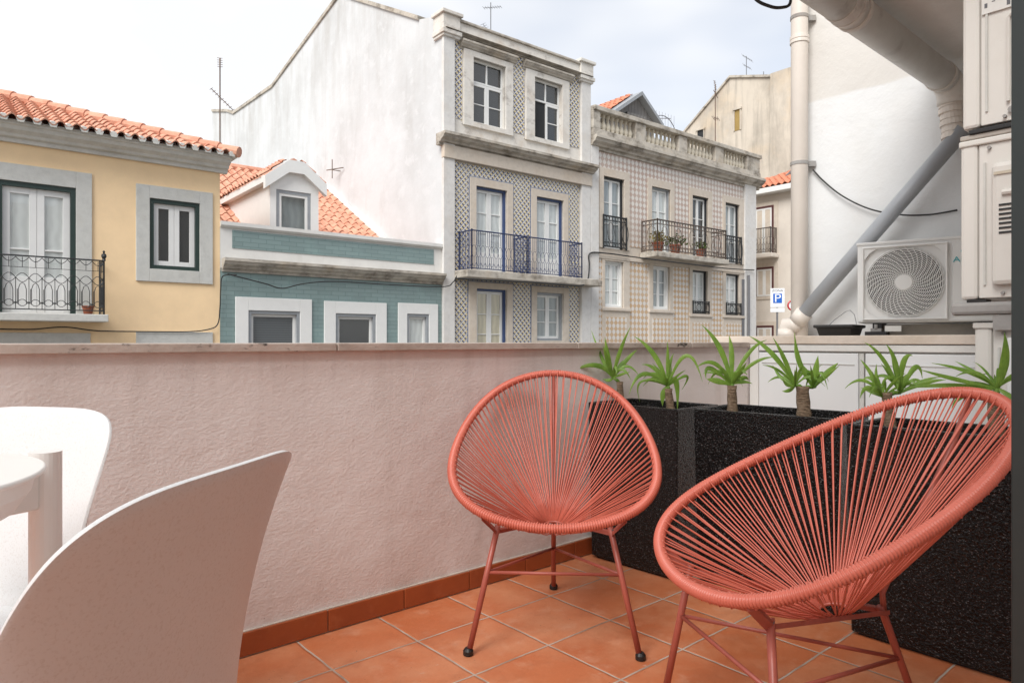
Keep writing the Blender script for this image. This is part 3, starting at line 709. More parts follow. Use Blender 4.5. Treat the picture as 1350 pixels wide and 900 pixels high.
for S, H in ((sS1, H1), (sS2, H2)):
    surround(gb, S, H, OLDWHITE, y0=-.06)
    moulding('hood_moulding', S[0] - .09, S[1] + .09, cornice_prof(S[3] + .17, S[3] - .03, .17), DIRTYST, gb)
sE = fp(597, 450)[0]; sF = fp(763, 450)[0]
tz0 = fp(597, 155)[1] ; tz1 = fp(597, 46)[1]
def tiles(x0, x1, z0, z1, mat, holes=(), nm='tile_panel'):
    m = MB(); wall_holes(m, x0, x1, z0, z1, list(holes), -.012, .012); return m.build(nm, mat, gbcur)
gbcur = gb
tiles(sE + .02, sF, tz0, tz1, AZUL, [(sS1[0] - .03, sS1[1] + .03, tz0 - .1, sS1[3] + .16), (sS2[0] - .03, sS2[1] + .03, tz0 - .1, sS2[3] + .16)])
zbal_t = fp(597, 357)[1]; zbal_b = fp(597, 366)[1]
T1 = rect(618.7, 675.5, 233, 357); T2 = rect(699.5, 748.5, 233, 357); T2[2], T2[3] = T1[2], T1[3]
tiles(sE + .02, sF, zbal_t, zt2, AZUL, [T1, T2])
K1 = rect(617, 675, 371, 480); K2 = rect(700, 749, 371, 480); K2[2], K2[3] = K1[2], K1[3]
tiles(sE + .02, sF, -.5, zbal_b, AZUL, [(K1[0], K1[1], -.6, K1[3]), (K2[0], K2[1], -.6, K2[3])])
for S, H in ((T1, D1), (T2, D2), (K1, L1), (K2, L2)): surround(gb, S, H, CREAMST, y0=-.04)
for S in (T1, T2, K1, K2):
    m = MB(); m.box(S[0] - .028, S[0], -.02, 0, S[2], S[3] + .028); m.box(S[1], S[1] + .028, -.02, 0, S[2], S[3] + .028); m.box(S[0], S[1], -.02, 0, S[3], S[3] + .028); m.build('tile_border', TBORD, gb)
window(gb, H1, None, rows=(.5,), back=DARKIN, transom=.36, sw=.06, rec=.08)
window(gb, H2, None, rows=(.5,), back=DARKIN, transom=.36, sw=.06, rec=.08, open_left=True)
window(gb, D1, BLUEP, .05, rows=(.33, .66), back=CUR_W, kind='door', kick=.22, sw=.07)
window(gb, D2, BLUEP, .05, rows=(.33, .66), back=CUR_W, kind='door', kick=.22, sw=.07)
window(gb, L1, BLUEP, .05, rows=(.4, .7), back=CUR_Y, kind='door', sw=.07)
window(gb, L2, GREYP, .06, rows=(.36, .68), back=CUR_G, sw=.06)
# pilasters, cornices, crown
m = MB(); m.box(a - .02, sE, -.09, 0, GZ, zpar - .35); m.build('pilaster', PILAST, gb, bevel=.01)
m = MB(); m.box(sF + .03, b, -.09, 0, GZ, zpar - .35); m.build('pilaster', PILAST, gb, bevel=.01)
moulding('cornice', a - .14, b + .08, cornice_prof(zc1t, zc1b, .34), DIRTYST, gb)
MB().box(a - .03, b + .02, -.13, 0, zt2 + .015, zc1b + .02).build('frieze', CREAMST, gb, bevel=.01)
moulding('upper_cornice', a - .02, b, cornice_prof(zpar - .32, tz1 + .02, .20), DIRTYST, gb)
MB().box(a - .02, b, -.08, .25, zpar - .34, zpar - .06).build('parapet', OLDWHITE, gb, bevel=.01)
MB().box(a - .02, b, -.13, .3, zpar - .06, zpar).build('parapet_coping', DIRTYST, gb, bevel=.01)
for p, q in ((a - .06, sE + .12), (sF - .05, b + .05)):
    m = MB(); m.box(p, q, -.14, .3, zpar - .5, zpar + .01); m.box(p - .05, q + .05, -.2, .32, zpar + .01, zpar + .09); m.box(p - .03, q + .03, -.18, .3, zpar - .44, zpar - .34); m.build('corner_block', OLDWHITE, gb, bevel=.012)
ba = fp(604, 360)[0]; bb = b - .12; bd = -.52
bo = MB().box(sE - .0, bb + .06, bd - .06, -.02, zbal_b - .02, zbal_t).build('balcony', DIRTYST, gb, bevel=.02)
s_l = fp(622, 305, bd)[0]; s_m = fp(696, 330, bd)[0]; s_r = fp(767, 370, bd)[0]
railing(bo, [(s_l, -.02), (s_l, bd), (s_m - .03, bd)], zbal_t - .02, .93, IRONB, sp=.13, t=.0085)
railing(bo, [(s_m + .03, bd), (s_r, bd), (s_r, -.02)], zbal_t - .02, .93, IRONB, sp=.13, t=.0085)
railing(bo, [(s_m - .03, bd), (s_m - .03, -.02)], zbal_t - .02, .93, IRONB, sp=.13, t=.0085)
o = MB().tube([(0, 0, 0), (0, .001, .16)], .001, 4)
m = MB(); br = sp(445, 228, a)
m.tube([(a - .02, br[0] - .25, br[1]), (a - .28, br[0] - .25, br[1])], .013, 6); m.tube([(a - .28, br[0] - .25, br[1] - .25), (a - .28, br[0] - .25, br[1] + .3)], .013, 6); m.tube([(a - .05, br[0] - .5, br[1] + .05), (a - .3, br[0] + .1, br[1] + .05)], .014, 6)
m.build('wall_bracket', RUST, gb)

# ------------------------------------------------------------------ balustraded building with beige tiles
tb = street_root('beige_tiled_building', 'beige patterned tile building topped by a weathered stone balustrade, right of the blue tiled one')
gbcur = tb
p0 = b + .01; p1 = fp(994, 450)[0]
zrail = (fp(776, 138)[1] + fp(994, 208)[1]) / 2; zcor = (fp(777, 178)[1] + fp(1000, 240)[1]) / 2; zcb = zcor - .34
UP = [(795, 822, 232, 328, 789, 829, 219), (858.5, 883, 244.4, 331, 853, 888, 233), (912, 933, 257, 336, 908, 938, 248), (955.5, 974, 268, 345, 952, 980, 258)]
LO = [(796.6, 821, 344.4, 405.5, 793, 829, 339), (860, 882, 350, 406.7, 854.5, 886, 345), (912, 932, 355.5, 413, 908, 937, 350), (956, 974, 360, 415, 952, 979, 354)]
zu0 = sum(fp(x[0], x[3])[1] for x in UP) / 4 - .05; zu1 = sum(fp(x[0], x[2])[1] for x in UP) / 4; zus = sum(fp(x[4], x[6])[1] for x in UP) / 4
zl0 = sum(fp(x[0], x[3])[1] for x in LO[:2]) / 2; zl1 = sum(fp(x[0], x[2])[1] for x in LO) / 4; zls = zl1 + .12
zl0b = sum(fp(x[0], x[3])[1] for x in LO[2:]) / 2
HU = [[fp(x[0], 0)[0], fp(x[1], 0)[0], zu0, zu1] for x in UP]; SU = [[fp(x[4], 0)[0], fp(x[5], 0)[0], zu0, zus] for x in UP]
HL = [[fp(x[0], 0)[0], fp(x[1], 0)[0], zl0 if i < 2 else zl0b, zl1] for i, x in enumerate(LO)]; SL = [[fp(x[4], 0)[0], fp(x[5], 0)[0], -.5, zls] for x in LO]
m = MB(); wall_holes(m, p0, p1, GZ, zcor, HU + HL); m.build('wall', CREAMST, tb)
m = MB(); m.box(p1 - .02, p1, .0, 9, GZ, zcor); m.box(p0, p1, 9, 9.1, GZ, zcor); m.box(p0, p1, .5, 9, zcor - .1, zcor - .05); m.build('side_wall', CREAMST, tb)
q0 = fp(789, 0)[0] - .05; q1 = fp(979, 0)[0]
tiles(q0, q1, zu0 + .12, zcb, BEIGET, SU)
tiles(q0, q1, -.5, zu0 - .32, BEIGET, SL)
for S, H in zip(SU, HU): surround(tb, S, H, CREAMST, y0=-.04)
for i, (S, H) in enumerate(zip(SL, HL)):
    surround(tb, S, H, CREAMST, y0=-.04)
    MB().box(S[0] + .14, S[1] - .14, -.05, -.03, .2, H[2] - .28).build('tile_panel', BEIGET, tb)
    MB().box(S[0] - .02, S[1] + .02, -.09, 0, H[2] - .10, H[2] - .02).build('sill', CREAMST, tb, bevel=.008)
for i, H in enumerate(HU): window(tb, H, IRON if i != 1 else GREYP, .045, rows=(.36, .68), back=(CUR_G, CUR_W, DARKIN, CUR_G)[i], kind='door', sw=.055, rec=.1)
for i, H in enumerate(HL): window(tb, H, WPAINT if i < 2 else IRON, .045, rows=(.33, .66), back=(CUR_W, CUR_G, CUR_W, CUR_W)[i], sw=.055, rec=.1)
MB().box(p0, q0 - .02, -.09, 0, GZ, zcor).build('pilaster', PILAST, tb, bevel=.01)
MB().box(q1 + .02, p1, -.09, 0, GZ, zcor).build('pilaster', PILAST, tb, bevel=.01)
MB().box(q1 - .12, q1 + .01, -.07, 0, GZ, zu0 - .5).tube([(q1 + .15, -.14, GZ), (q1 + .15, -.14, zu0 - .35)], .045, 8).build('downpipe', ALU, tb)
moulding('cornice', p0, p1 + .25, cornice_prof(zcor, zcb, .32), DIRTYST, tb)
bl = MB(); hB = zrail - zcor
bl.box(p0, p1 + .1, -.2, .16, zcor, zcor + hB * .24); bl.box(p0, p1 + .12, -.24, .2, zrail - .13, zrail)
bays = [(785.5, 832), (845.5, 889), (900, 937), (948, 979)]
bx = [(fp(i, 0)[0], fp(j, 0)[0]) for i, j in bays]
xs = [p0] + [x for bb_ in bx for x in bb_] + [p1 + .08]
for i in range(0, len(xs), 2): bl.box(xs[i], xs[i + 1], -.18, .14, zcor + hB * .24, zrail - .13)
blo = bl.build('balustrade', DIRTYST, tb, bevel=.015)
hb = hB * .76 - .13; prof_b = [(.07, 0), (.07, .05), (.045, .07), (.075, .2), (.088, .32), (.06, .5), (.04, .62), (.045, .72), (.035, .78), (.065, .93), (.07, 1.0)]
bm = MB().lathe([(r * 1.0, z * hb) for r, z in prof_b], (0, 0, 0), 10); b0 = None
for x0, x1 in bx:
    n = 8
    for i in range(n):
        if b0 is None: b0 = bm.build('baluster', BALUST, blo, smooth=True); o = b0
        else: o = b0.copy(); COL.objects.link(o)
        o.location = (x0 + (i + .5) * (x1 - x0) / n, -.02, zcor + hB * .24)
for x in (fp(801, 0)[0] - .02, fp(883, 0)[0] + 1.3, p1 - .25):
    pass
sl0, sl1 = fp(866.7, 0, -.6)[0], fp(957, 0, -.6)[0]; zf = zu0 - .02
bo = MB().box(sl0 - .1, sl1 + .1, -.66, -.02, zf - .16, zf).build('balcony', DIRTYST, tb, bevel=.02)
railing(bo, [(sl0, -.02), (sl0, -.6), (sl1, -.6), (sl1, -.02)], zf, .92, IRONR, sp=.13, style='bars', t=.010)
for i in (0, 3):
    railing(tb, [(HU[i][0] - .05, -.07), (HU[i][1] + .05, -.07)], zf, .92, IRON, sp=.12, style='bars', t=.011, name='window_guard')
for i in (2, 3):
    railing(tb, [(HL[i][0] - .02, -.07), (HL[i][1] + .02, -.07)], zl0b, .38, IRON, sp=.12, style='bars', t=.010, name='window_guard')
moulding('string_course', p0, p1, [(.0, zu0 - .2), (-.06, zu0 - .2), (-.06, zu0 - .3), (0, zu0 - .32)], CREAMST, tb)
# rooftop attic
yk = 2.4; pkz = D3(839.6, 123, yk); el = D3(808, 143, yk); er = D3(864.4, 159, yk)
at = MB(); zb_ = el[2] - 1.4; e_ = (el[2] + er[2]) / 2
L_, R_ = el[0] + .12, er[0] - .1
at.prism([(L_, yk, zb_), (R_, yk, zb_), (R_, yk, e_), (pkz[0], yk, pkz[2] - .1), (L_, yk, e_)], (0, 0, 0), (0, 3.5, 0)); ato = at.build('attic', WOOD, tb)
m = MB()
for A_, B_ in (((L_ - .25, e_ - .14), (pkz[0], pkz[2])), ((pkz[0], pkz[2]), (R_ + .25, e_ - .14))):
    m.prism([(A_[0], yk - .25, A_[1]), (B_[0], yk - .25, B_[1]), (B_[0], yk - .25, B_[1] - .13), (A_[0], yk - .25, A_[1] - .13)], (0, 0, 0), (0, 3.8, 0))
m.build('attic_roof_boards', GREYP, ato)
dl_ = Vector((pkz[0] - L_ + .25, 0, pkz[2] - e_ + .14))
roof_tiles('attic_roof', (L_ - .3, yk + 3.5, e_ - .14), (0, -1, 0), dl_, 3.4, dl_.length, ato, mat=REDROOF, per=.24, amp=.05)
MB().box(pkz[0] - .5, pkz[0] + .25, yk - .04, yk + .02, e_ - .38, e_ - .1).build('attic_window', CUR_W, ato)
MB().box(pkz[0] - .6, pkz[0] + .35, yk - .10, yk + .02, e_ - .1, e_ - .02).build('attic_lintel', WOOD, ato)

# ------------------------------------------------------------------ weathered gable far behind, small cream house
fb = street_root('weathered_gable_building', 'tall beige building with a stained blank gable and two tiny windows, beyond the balustrade')
S_ = 32.0
g0, g1, g2 = sp(902, 176, S_), sp(963, 103, S_), sp(1019, 102, S_)
slope = (g1[1] - g0[1]) / (g0[0] - g1[0]); yend = g0[0] + 4
m = MB(); m.prism([(S_, g2[0], GZ), (S_, g2[0], g2[1]), (S_, g1[0], g1[1]), (S_, yend, g1[1] - slope * (yend - g1[0])), (S_, yend, GZ)], (0, 0, 0), (9, 0, 0)); m.build('wall', BEIGEW, fb)
m = MB(); m.box(S_ - .25, S_ + 8, g2[0] - 4, g2[0] - .002, GZ, g2[1] + .12); m.build('wing_wall', BEIGEW, fb)
m = MB(); m.prism([(S_ - .1, g2[0], g2[1]), (S_ - .1, g1[0], g1[1]), (S_ - .1, yend, g1[1] - slope * (yend - g1[0])), (S_ - .1, yend, g1[1] - slope * (yend - g1[0]) + .12), (S_ - .1, g1[0], g1[1] + .12), (S_ - .1, g2[0], g2[1] + .12)], (0, 0, 0), (9, 0, 0)); m.build('roof', DIRTYST, fb)
for (u0, u1, v0, v1, bk) in ((969, 976, 146, 173, CUR_O), (920, 928, 173, 186, DARKIN)):
    y1, zt_ = sp(u0, v0, S_); y0, _ = sp(u1, v0, S_); _, zb_ = sp(u0, v1, S_)
    w_ = MB(); w_.box(S_ - .06, S_ + .0, y0 - .06, y0, zb_, zt_); w_.box(S_ - .06, S_, y1, y1 + .06, zb_, zt_); w_.box(S_ - .1, S_, y0 - .1, y1 + .1, zt_, zt_ + .1); wo = w_.build('window', BEIGEW, fb)
    MB().box(S_ - .02, S_ - .004, y0, y1, zb_, zt_).build('pane', bk, wo)
ch = street_root('small_cream_house', 'small cream house with a bright red roof and a rounded balcony, beside the parking sign')
S_ = 24.0
ez = (sp(993, 254, S_)[1] + sp(1043, 243, S_)[1]) / 2
ya, yb_ = sp(1046, 250, S_)[0] - 1.5, sp(960, 250, S_)[0]
def sq(u0, u1, v0, v1):
    y1, zt_ = sp(u0, v0, S_); y0, _ = sp(u1, v0, S_); _, zb_ = sp(u0, v1, S_); return y0, y1, zb_, zt_
m = MB(); m.box(S_, S_ + 6, ya, yb_, GZ, ez); m.build('wall', CREAMW, ch)
for i, q in enumerate(((996, 1019, 276, 337), (997.5, 1019, 355, 391), (998, 1019, 431, 470))):
    y0, y1, zb_, zt_ = sq(*q)
    w_ = MB(); w_.box(S_ - .05, S_, y0 - .05, y0 + .02, zb_, zt_ + .05); w_.box(S_ - .05, S_, y1 - .02, y1 + .05, zb_, zt_ + .05); w_.box(S_ - .05, S_, y0, y1, zt_ - .02, zt_ + .05); wo = w_.build('window', DBROWN, ch)
    w_ = MB(); md_ = (y0 + y1) / 2
    for l, r in ((y0 + .03, md_ - .002), (md_ + .002, y1 - .03)):
        w_.box(S_ - .04, S_, l, l + .06, zb_, zt_ - .03); w_.box(S_ - .04, S_, r - .06, r, zb_, zt_ - .03); w_.box(S_ - .038, S_, l, r, zt_ - .09, zt_ - .03); w_.box(S_ - .038, S_, l, r, zb_, zb_ + .06)
    w_.build('sash', WPAINT, wo); MB().box(S_ - .02, S_ - .003, y0, y1, zb_, zt_).build('curtain', (CUR_O, DARKIN, DBROWN)[i], wo)
    MB().box(S_ - .03, S_ - .001, y0 - .22, y1 + .22, zb_ - .12, zt_ + .2).build('surround', CREAMST, ch)
    MB().box(S_ - .025, S_ - .022, y0 + .05, y1 - .05, zb_ + .05, zt_ - .05).build('pane', GLASS, wo)
y0, y1, zb_, _ = sq(990, 1024, 304, 338); bo = MB().box(S_ - .5, S_, y0 - .1, y1 + .1, zb_ - .16, zb_).build('balcony', CREAMW, ch, bevel=.03)
railing(bo, [(S_ - .02, y0), (S_ - .45, y0), (S_ - .45, y1), (S_ - .02, y1)], zb_, .95, IRONR, sp=.14, t=.011, style='rings')
m = MB(); m.add([(S_ - .35, ya - .3, ez), (S_ - .35, yb_ + .3, ez), (S_ + 3, yb_ - 3, ez + 1.5), (S_ + 3, ya + 2.2, ez + 1.5), (S_ + 6.3, ya - .3, ez), (S_ + 6.3, yb_ + .3, ez)], [(0, 3, 2, 1), (0, 4, 3), (1, 2, 5), (3, 4, 5, 2)])
m.build('roof', REDROOF, ch)
roof_tiles('roof_tiles', (S_ - .4, yb_ + .3, ez), (0, -1, 0), (3.4, 0, 1.5), yb_ - ya + .6, 3.7, ch, mat=REDROOF, per=.24, clip=lambda h: (h * .9, yb_ - ya + .6 - h * .65))
MB().box(S_ - .42, S_, ya - .3, yb_ + .3, ez - .22, ez - .02).build('eave', WPAINT, ch, bevel=.02)
m = MB(); qy, qz = sp(1039, 232, S_ + .9); m.tube([(S_ + .9, qy, qz - .7), (S_ + .9, qy, qz), (S_ + .9, qy - .35, qz + .25)], .1, 8); m.build('flue', ALU, ch)

# ------------------------------------------------------------------ aerials, cables, pots
def aerial(label, base, h, arms, mat=ALU, tilt=(0, 0), t=.02):
    root = empty('tv_antenna', label, 'antenna', base, A2, 'rooftop aerials')
    top = Vector((tilt[0], tilt[1], h)); MB().tube([(0, 0, 0), top], t, 6).build('mast', mat, root)
    for (f, L_, ang, n, el_) in arms:
        c = top * f; d = Vector((math.cos(R(ang)), math.sin(R(ang)) * .4, math.sin(R(ang)) * .9)).normalized(); m = MB(); m.tube([c - d * L_ * .4, c + d * L_ * .6], t * .6, 4)
        for i in range(n):
            q = c + d * L_ * (-.4 + i / max(1, n - 1)); e = Vector((-d.z, 0, d.x)) * el_ * .5 + Vector((0, el_ * .3, 0)); m.tube([q - e, q + e], t * .4, 4)
        m.build('aerial_bar', mat, root)
    return root
def wp(s, y, z): v = N2 * (DF + y) + W2 * s; return (v.x, v.y, z)
s_, z_ = fp(290, 199, .6); aerial('tall rusty aerial above the yellow roof corner', wp(s_, .6, z_ - .2), (199 - 76) / F * 13.3 + .2, [(.62, .55, -50, 9, .10), (.95, .22, 85, 5, .09)], RUST, t=.013)
s_, z_ = fp(647, 40, 1.5); aerial('branching aerial behind the parapet of the blue tiled building', wp(s_, 1.5, z_ - .6), 1.35, [(.9, .75, 25, 8, .1), (.35, .6, 118, 10, .14)], ALU, t=.012)
s_, z_ = fp(943, 190, 3.0); aerial('lone mast with small rusty bits, left of the weathered gable', wp(s_, 3, z_ - 1.2), 3.6, [(.98, .55, 68, 6, .1), (.62, .4, 10, 4, .2), (.9, .35, -80, 3, .2)], RUST, t=.022)
s_, z_ = fp(984, 104, 16); aerial('small thin aerial on the far beige rooftop', wp(s_, 16, z_ - .3), 2.0, [(.95, 1.2, -8, 7, .3), (.62, .9, -6, 5, .3)], ALU, t=.03)
s_, z_ = fp(1005, 104, 16); aerial('short leaning stub aerial on the far beige rooftop', wp(s_, 16, z_ - .3), .9, [(.9, .2, 60, 2, .1)], ALU, t=.025, tilt=(.2, 0))
root = empty('grid_antenna', 'curved wire grid aerial just behind the balustrade', 'antenna', wp(fp(880, 175, 2.5)[0], 2.5, fp(880, 178, 2.5)[1] - .3), A2, 'rooftop aerials')
m = MB(); m.tube([(.75 * math.cos(R(x)) - .1, .1, .25 + .75 * math.sin(R(x))) for x in range(-20, 141, 12)], .016, 5); m.tube([(-.9, .1, .75), (.3, .1, .98)], .014, 5)
for i in range(8): m.tube([(-.7 + i * .17, .1, .3), (-.68 + i * .17, .1, 1.12)], .007, 4)
m.tube([(.6, .1, -.3), (.6, .1, .6)], .018, 5); m.build('wire_grid', ALU, root)

def cable(name, label, pts, r, mat=CABLE, smooth_n=8, cat='cable'):
    P = [Vector(p) for p in pts]; out_ = []
    for i in range(len(P) - 1):
        a_, b_, c_, d_ = P[max(i - 1, 0)], P[i], P[i + 1], P[min(i + 2, len(P) - 1)]
        for k in range(smooth_n):
            t = k / smooth_n; out_.append(.5 * ((2 * b_) + (-a_ + c_) * t + (2 * a_ - 5 * b_ + 4 * c_ - d_) * t * t + (-a_ + 3 * b_ - 3 * c_ + d_) * t ** 3))
    out_.append(P[-1]); return tag(MB().tube(out_, r, 6).build(name, mat, smooth=True), label, cat)
def fw(u, v, y=-.06): s, z = fp(u, v, y); return wp(s, y, z)
cable('facade_cable', 'black cable sagging across the yellow house below its balcony', [fw(-20, 433), fw(40, 434), fw(85, 431), fw(130, 436), fw(200, 437), fw(250, 437), fw(275, 434), fw(287, 427), fw(290, 405), fw(291, 380), fw(294, 364), fw(312, 362, -.25)], .011)
cable('facade_cable', 'bundle of black cables under the cornice of the teal house', [fw(300, 361, -.25), fw(315, 365, -.25), fw(350, 374, -.26), fw(372, 380, -.26), fw(400, 374, -.26), fw(440, 371, -.26), fw(510, 375, -.26), fw(583, 378, -.27), fw(597, 372, -.2), fw(602, 364, -.6)], .012)
cable('facade_cable', 'thick cable bundle running under the blue balcony and up its corner pilaster', [fw(602, 367, -.62), fw(640, 369, -.62), fw(700, 372, -.62), fw(750, 376, -.62), fw(768, 376, -.6), fw(775, 368, -.3), fw(777, 350, -.12), fw(778, 334, -.12), fw(800, 334, -.12), fw(830, 338, -.12)], .020)
cable('facade_cable', 'black cable strung across the front of the beige tiled building under its long balcony', [fw(830, 338, -.12), fw(853, 341, -.7), fw(900, 347, -.7), fw(950, 353, -.7), fw(975, 355, -.2), fw(994, 356, -.15)], .020)
cable('overhead_wire', 'dark looped cable hanging in the sky at the top edge of the photo', [(1.02, 3.0, 2.6), (1.06, 3.0, 2.50), (1.13, 3.0, 2.462), (1.19, 3.02, 2.468), (1.235, 3.05, 2.50), (1.26, 3.1, 2.60)], .007)

def pot(label, base, r, mat, big=1.0):
    root = empty('flower_pot', label, 'plant pot', base, 0, 'pots on the balconies')
    MB().lathe([(r * .7, 0), (r, r * 1.5), (r * 1.08, r * 1.5), (r * 1.08, r * 1.7), (r * .9, r * 1.7), (r * .8, r * 1.5)], seg=14).build('pot', TERRAPOT, root)
    if mat:
        m = MB()
        for i in range(90):
            a_ = random.uniform(0, 6.28); e = random.uniform(.1, 1.4); L_ = r * random.uniform(.6, 2.2) * big
            c = Vector((math.cos(a_) * math.cos(e) * L_, math.sin(a_) * math.cos(e) * L_, r * 1.6 + math.sin(e) * L_)); q = Vector((random.uniform(-1, 1), random.uniform(-1, 1), random.uniform(-1, 1))).normalized() * r * .35; w_ = q.cross(Vector((.3, .5, .8))).normalized() * r * .18
            m.add([c - q, c + w_, c + q, c - w_], [(0, 1, 2, 3)])
        m.build('foliage', mat, root)
    return root
pot('small bare terracotta pot on the yellow house balcony', wp(fp(116, 410, -.25)[0], -.25, zb_t), .085, None)
pot('left terracotta pot with yellowing plant at the corner of the long iron balcony', wp(sl0 + .25, -.42, zf), .17, YELLOWL)
pot('right terracotta pot with green sprigs, second from the corner of the long iron balcony', wp(sl0 + 1.05, -.42, zf), .17, GREENL)
pot('leafy pot near the right end of the long iron balcony', wp(sl1 - 1.1, -.42, zf), .15, GREENL, .9)

# parking sign
sy, sz = sp(1025, 411, 21.9); 
sg = empty('parking_sign', 'white parking sign with a blue P square, beside the small cream house', 'sign')
u_s, Ys = 1025, 21.5; Xs = (u_s - 675) / F * Ys; sg.location = (Xs, Ys, GZ); k_ = Ys / F; sg.rotation_euler = (0, 0, R(-8))
zz = lambda v: 1 + (450 - v) * k_ - GZ
MB().tube([(0, .04, 0), (0, .04, zz(384))], .03, 8).build('post', ALU, sg)
pb = MB().box(-9 * k_, 9 * k_, -.01, .01, zz(405), zz(380)).build('plate', SIGNW, sg, bevel=.008)
MB().box(-9 * k_, 9 * k_, -.01, .01, zz(411.5), zz(406)).build('lower_plate', SIGNW, sg, bevel=.008)
MB().box(-5.6 * k_, 5.6 * k_, -.014, -.0105, zz(399.5), zz(387)).build('blue_square', SIGNB, pb)
text_mesh('P', 'letter', .36, SIGNW, pb, (0, -.0165, zz(393.4)), (R(90), 0, 0), .001, 1.15)
text_mesh('ZONA', 'lettering', .105, TEXTG, pb, (0, -.0125, zz(383.2)), (R(90), 0, 0), .001, 1.1)
rs = empty('road_sign', 'round red rimmed traffic sign half hidden behind the drain pipes', 'sign', ((1045 - 675) / F * 23, 23, GZ))
kk = 23 / F; zc_ = 1 + (450 - 402.5) * kk - GZ
m = MB(); m.tube([(math.cos(x * .3142) * 6.2 * kk, 0, zc_ + math.sin(x * .3142) * 6.2 * kk) for x in range(20)], 1.1 * kk, 6, True); m.build('red_rim', SIGNR, rs)
m = MB(); m.prism([(math.cos(x * .3142) * 6 * kk, 0, zc_ + math.sin(x * .3142) * 6 * kk) for x in range(20)], (0, 0, 0), (0, .01, 0)); m.build('plate', SIGNW, rs)
MB().tube([(0, .05, 0), (0, .05, zc_)], .03, 8).build('post', ALU, rs)

# ------------------------------------------------------------------ pipes
def tw(s, n, z): v = W1 * s + N1 * n; return Vector((v.x, v.y, z))
def wallpt(u, v, s):
    r = (u - 675) / F; Y = s / (.7553 * r + .6554); return Vector((r * Y, Y, 1 + (450 - v) / F * Y))
vp = empty('vertical_drain_pipe', 'cream vertical drain pipe clipped to the corner of the white wall', 'drain pipe', tuple(wallpt(1054, 450, 5.0).xy) + (GZ,))
m = MB(); m.tube([(0, 0, 0), (0, 0, 11)], .061, 24); m.build('pipe', PVCW, vp, smooth=True)
for v in (24, 51, 56, 216): 
    z = wallpt(1054, v, 5.0).z - GZ; thick = .068 if v in (51, 56) else .0655
    MB().tube([(0, 0, z - .012), (0, 0, z + .012)], thick, 24).build('collar' if v in (51, 56) else 'clamp', PVCW if v in (51, 56) else GALV, vp)
for v in (24, 216):
    z = wallpt(1054, v, 5.0).z - GZ; MB().box(.06, .12, -.01, .03, z - .02, z + .02).build('bracket', GALV, vp)
dpipe = empty('diagonal_drain_pipe', 'grey pipe slanting down the white wall to a white elbow on the coping', 'drain pipe', tuple(wallpt(1040, 440, 4.93)))
O_ = dpipe.location.copy()
P0, P1 = wallpt(1271, 170, 4.96), wallpt(1054, 420, 4.93)
MB().tube([P0 - O_, P1 - O_], .051, 24).build('pipe', PVCG, dpipe, smooth=True)
e0 = P1 + (P0 - P1).normalized() * .06; d_ = (P1 - P0).normalized(); e1 = P1 + d_ * .03; e2 = wallpt(1038, 434, 4.93); e3 = wallpt(1037, 447, 4.93)
m = MB(); m.tube([e0 - O_, e1 - O_], .062, 20); m.tube([e1 - O_, (e1 + d_ * .03) - O_, (e2 + Vector((0, 0, .03))) - O_, e2 - O_, e3 - O_], [.058, .058, .060, .060, .060], 20); m.tube([e2 - O_, e3 - O_], .066, 20)
m.build('elbow', PVCW, dpipe, smooth=True)
hp = empty('overhead_drain_pipe', 'fat weathered drain pipe running under the balcony overhead with taped joints', 'drain pipe', tuple(tw(0, 1.465, 2.635)), A1)
m = MB(); m.tube([(-3, 0, 0), (4.86, 0, 0)], .085, 32); m.build('pipe', PVC, hp, smooth=True)
def hs_at(u): r = (u - 675) / F; Y = 1.465 / (.7553 - .6554 * r); return .7553 * r * Y + .6554 * Y
for u in (1118, 1126, 1240): 
    x = hs_at(u); MB().tube([(x - .016, 0, 0), (x + .016, 0, 0)], .092, 32).build('collar', PVC, hp, smooth=False, bevel=.004)
x = hs_at(1118); MB().tube([(x - .09, 0, 0), (x - .02, 0, 0)], .0885, 32).build('socket', PVC, hp)
m = MB(); zc_ = 0
m.tube([(4.84, 0, 0), (4.90, 0, -.008), (4.96, -.0, -.035), (4.99, 0, -.075), (4.995, 0, -.12)], .087, 28); m.build('elbow', PVC, hp, smooth=True)
m = MB()
top = wallpt(1268, 150, 4.93)
for i in range(6):
    z = -.115 - i * .04; m.tube([(4.995, -.0 - i * .004, z), (4.995, -.0 - i * .004, z - .028)], .078 + .006 * (i % 2), 24)
m.tube([(4.995, 0, -.1), (4.995, -.02, -.37)], .074, 24); m.build('taped_joint', PVCW, hp, smooth=False)
# loose cable on the white wall
cable('wall_cable', 'thin black cable drooping across the white wall behind the slanting pipe', [wallpt(1072, 224, 5.08), wallpt(1085, 238, 5.08), wallpt(1110, 258, 5.07), wallpt(1145, 275, 5.07), wallpt(1185, 283, 5.07), wallpt(1225, 283, 5.07), wallpt(1262, 277, 5.08)], .006)

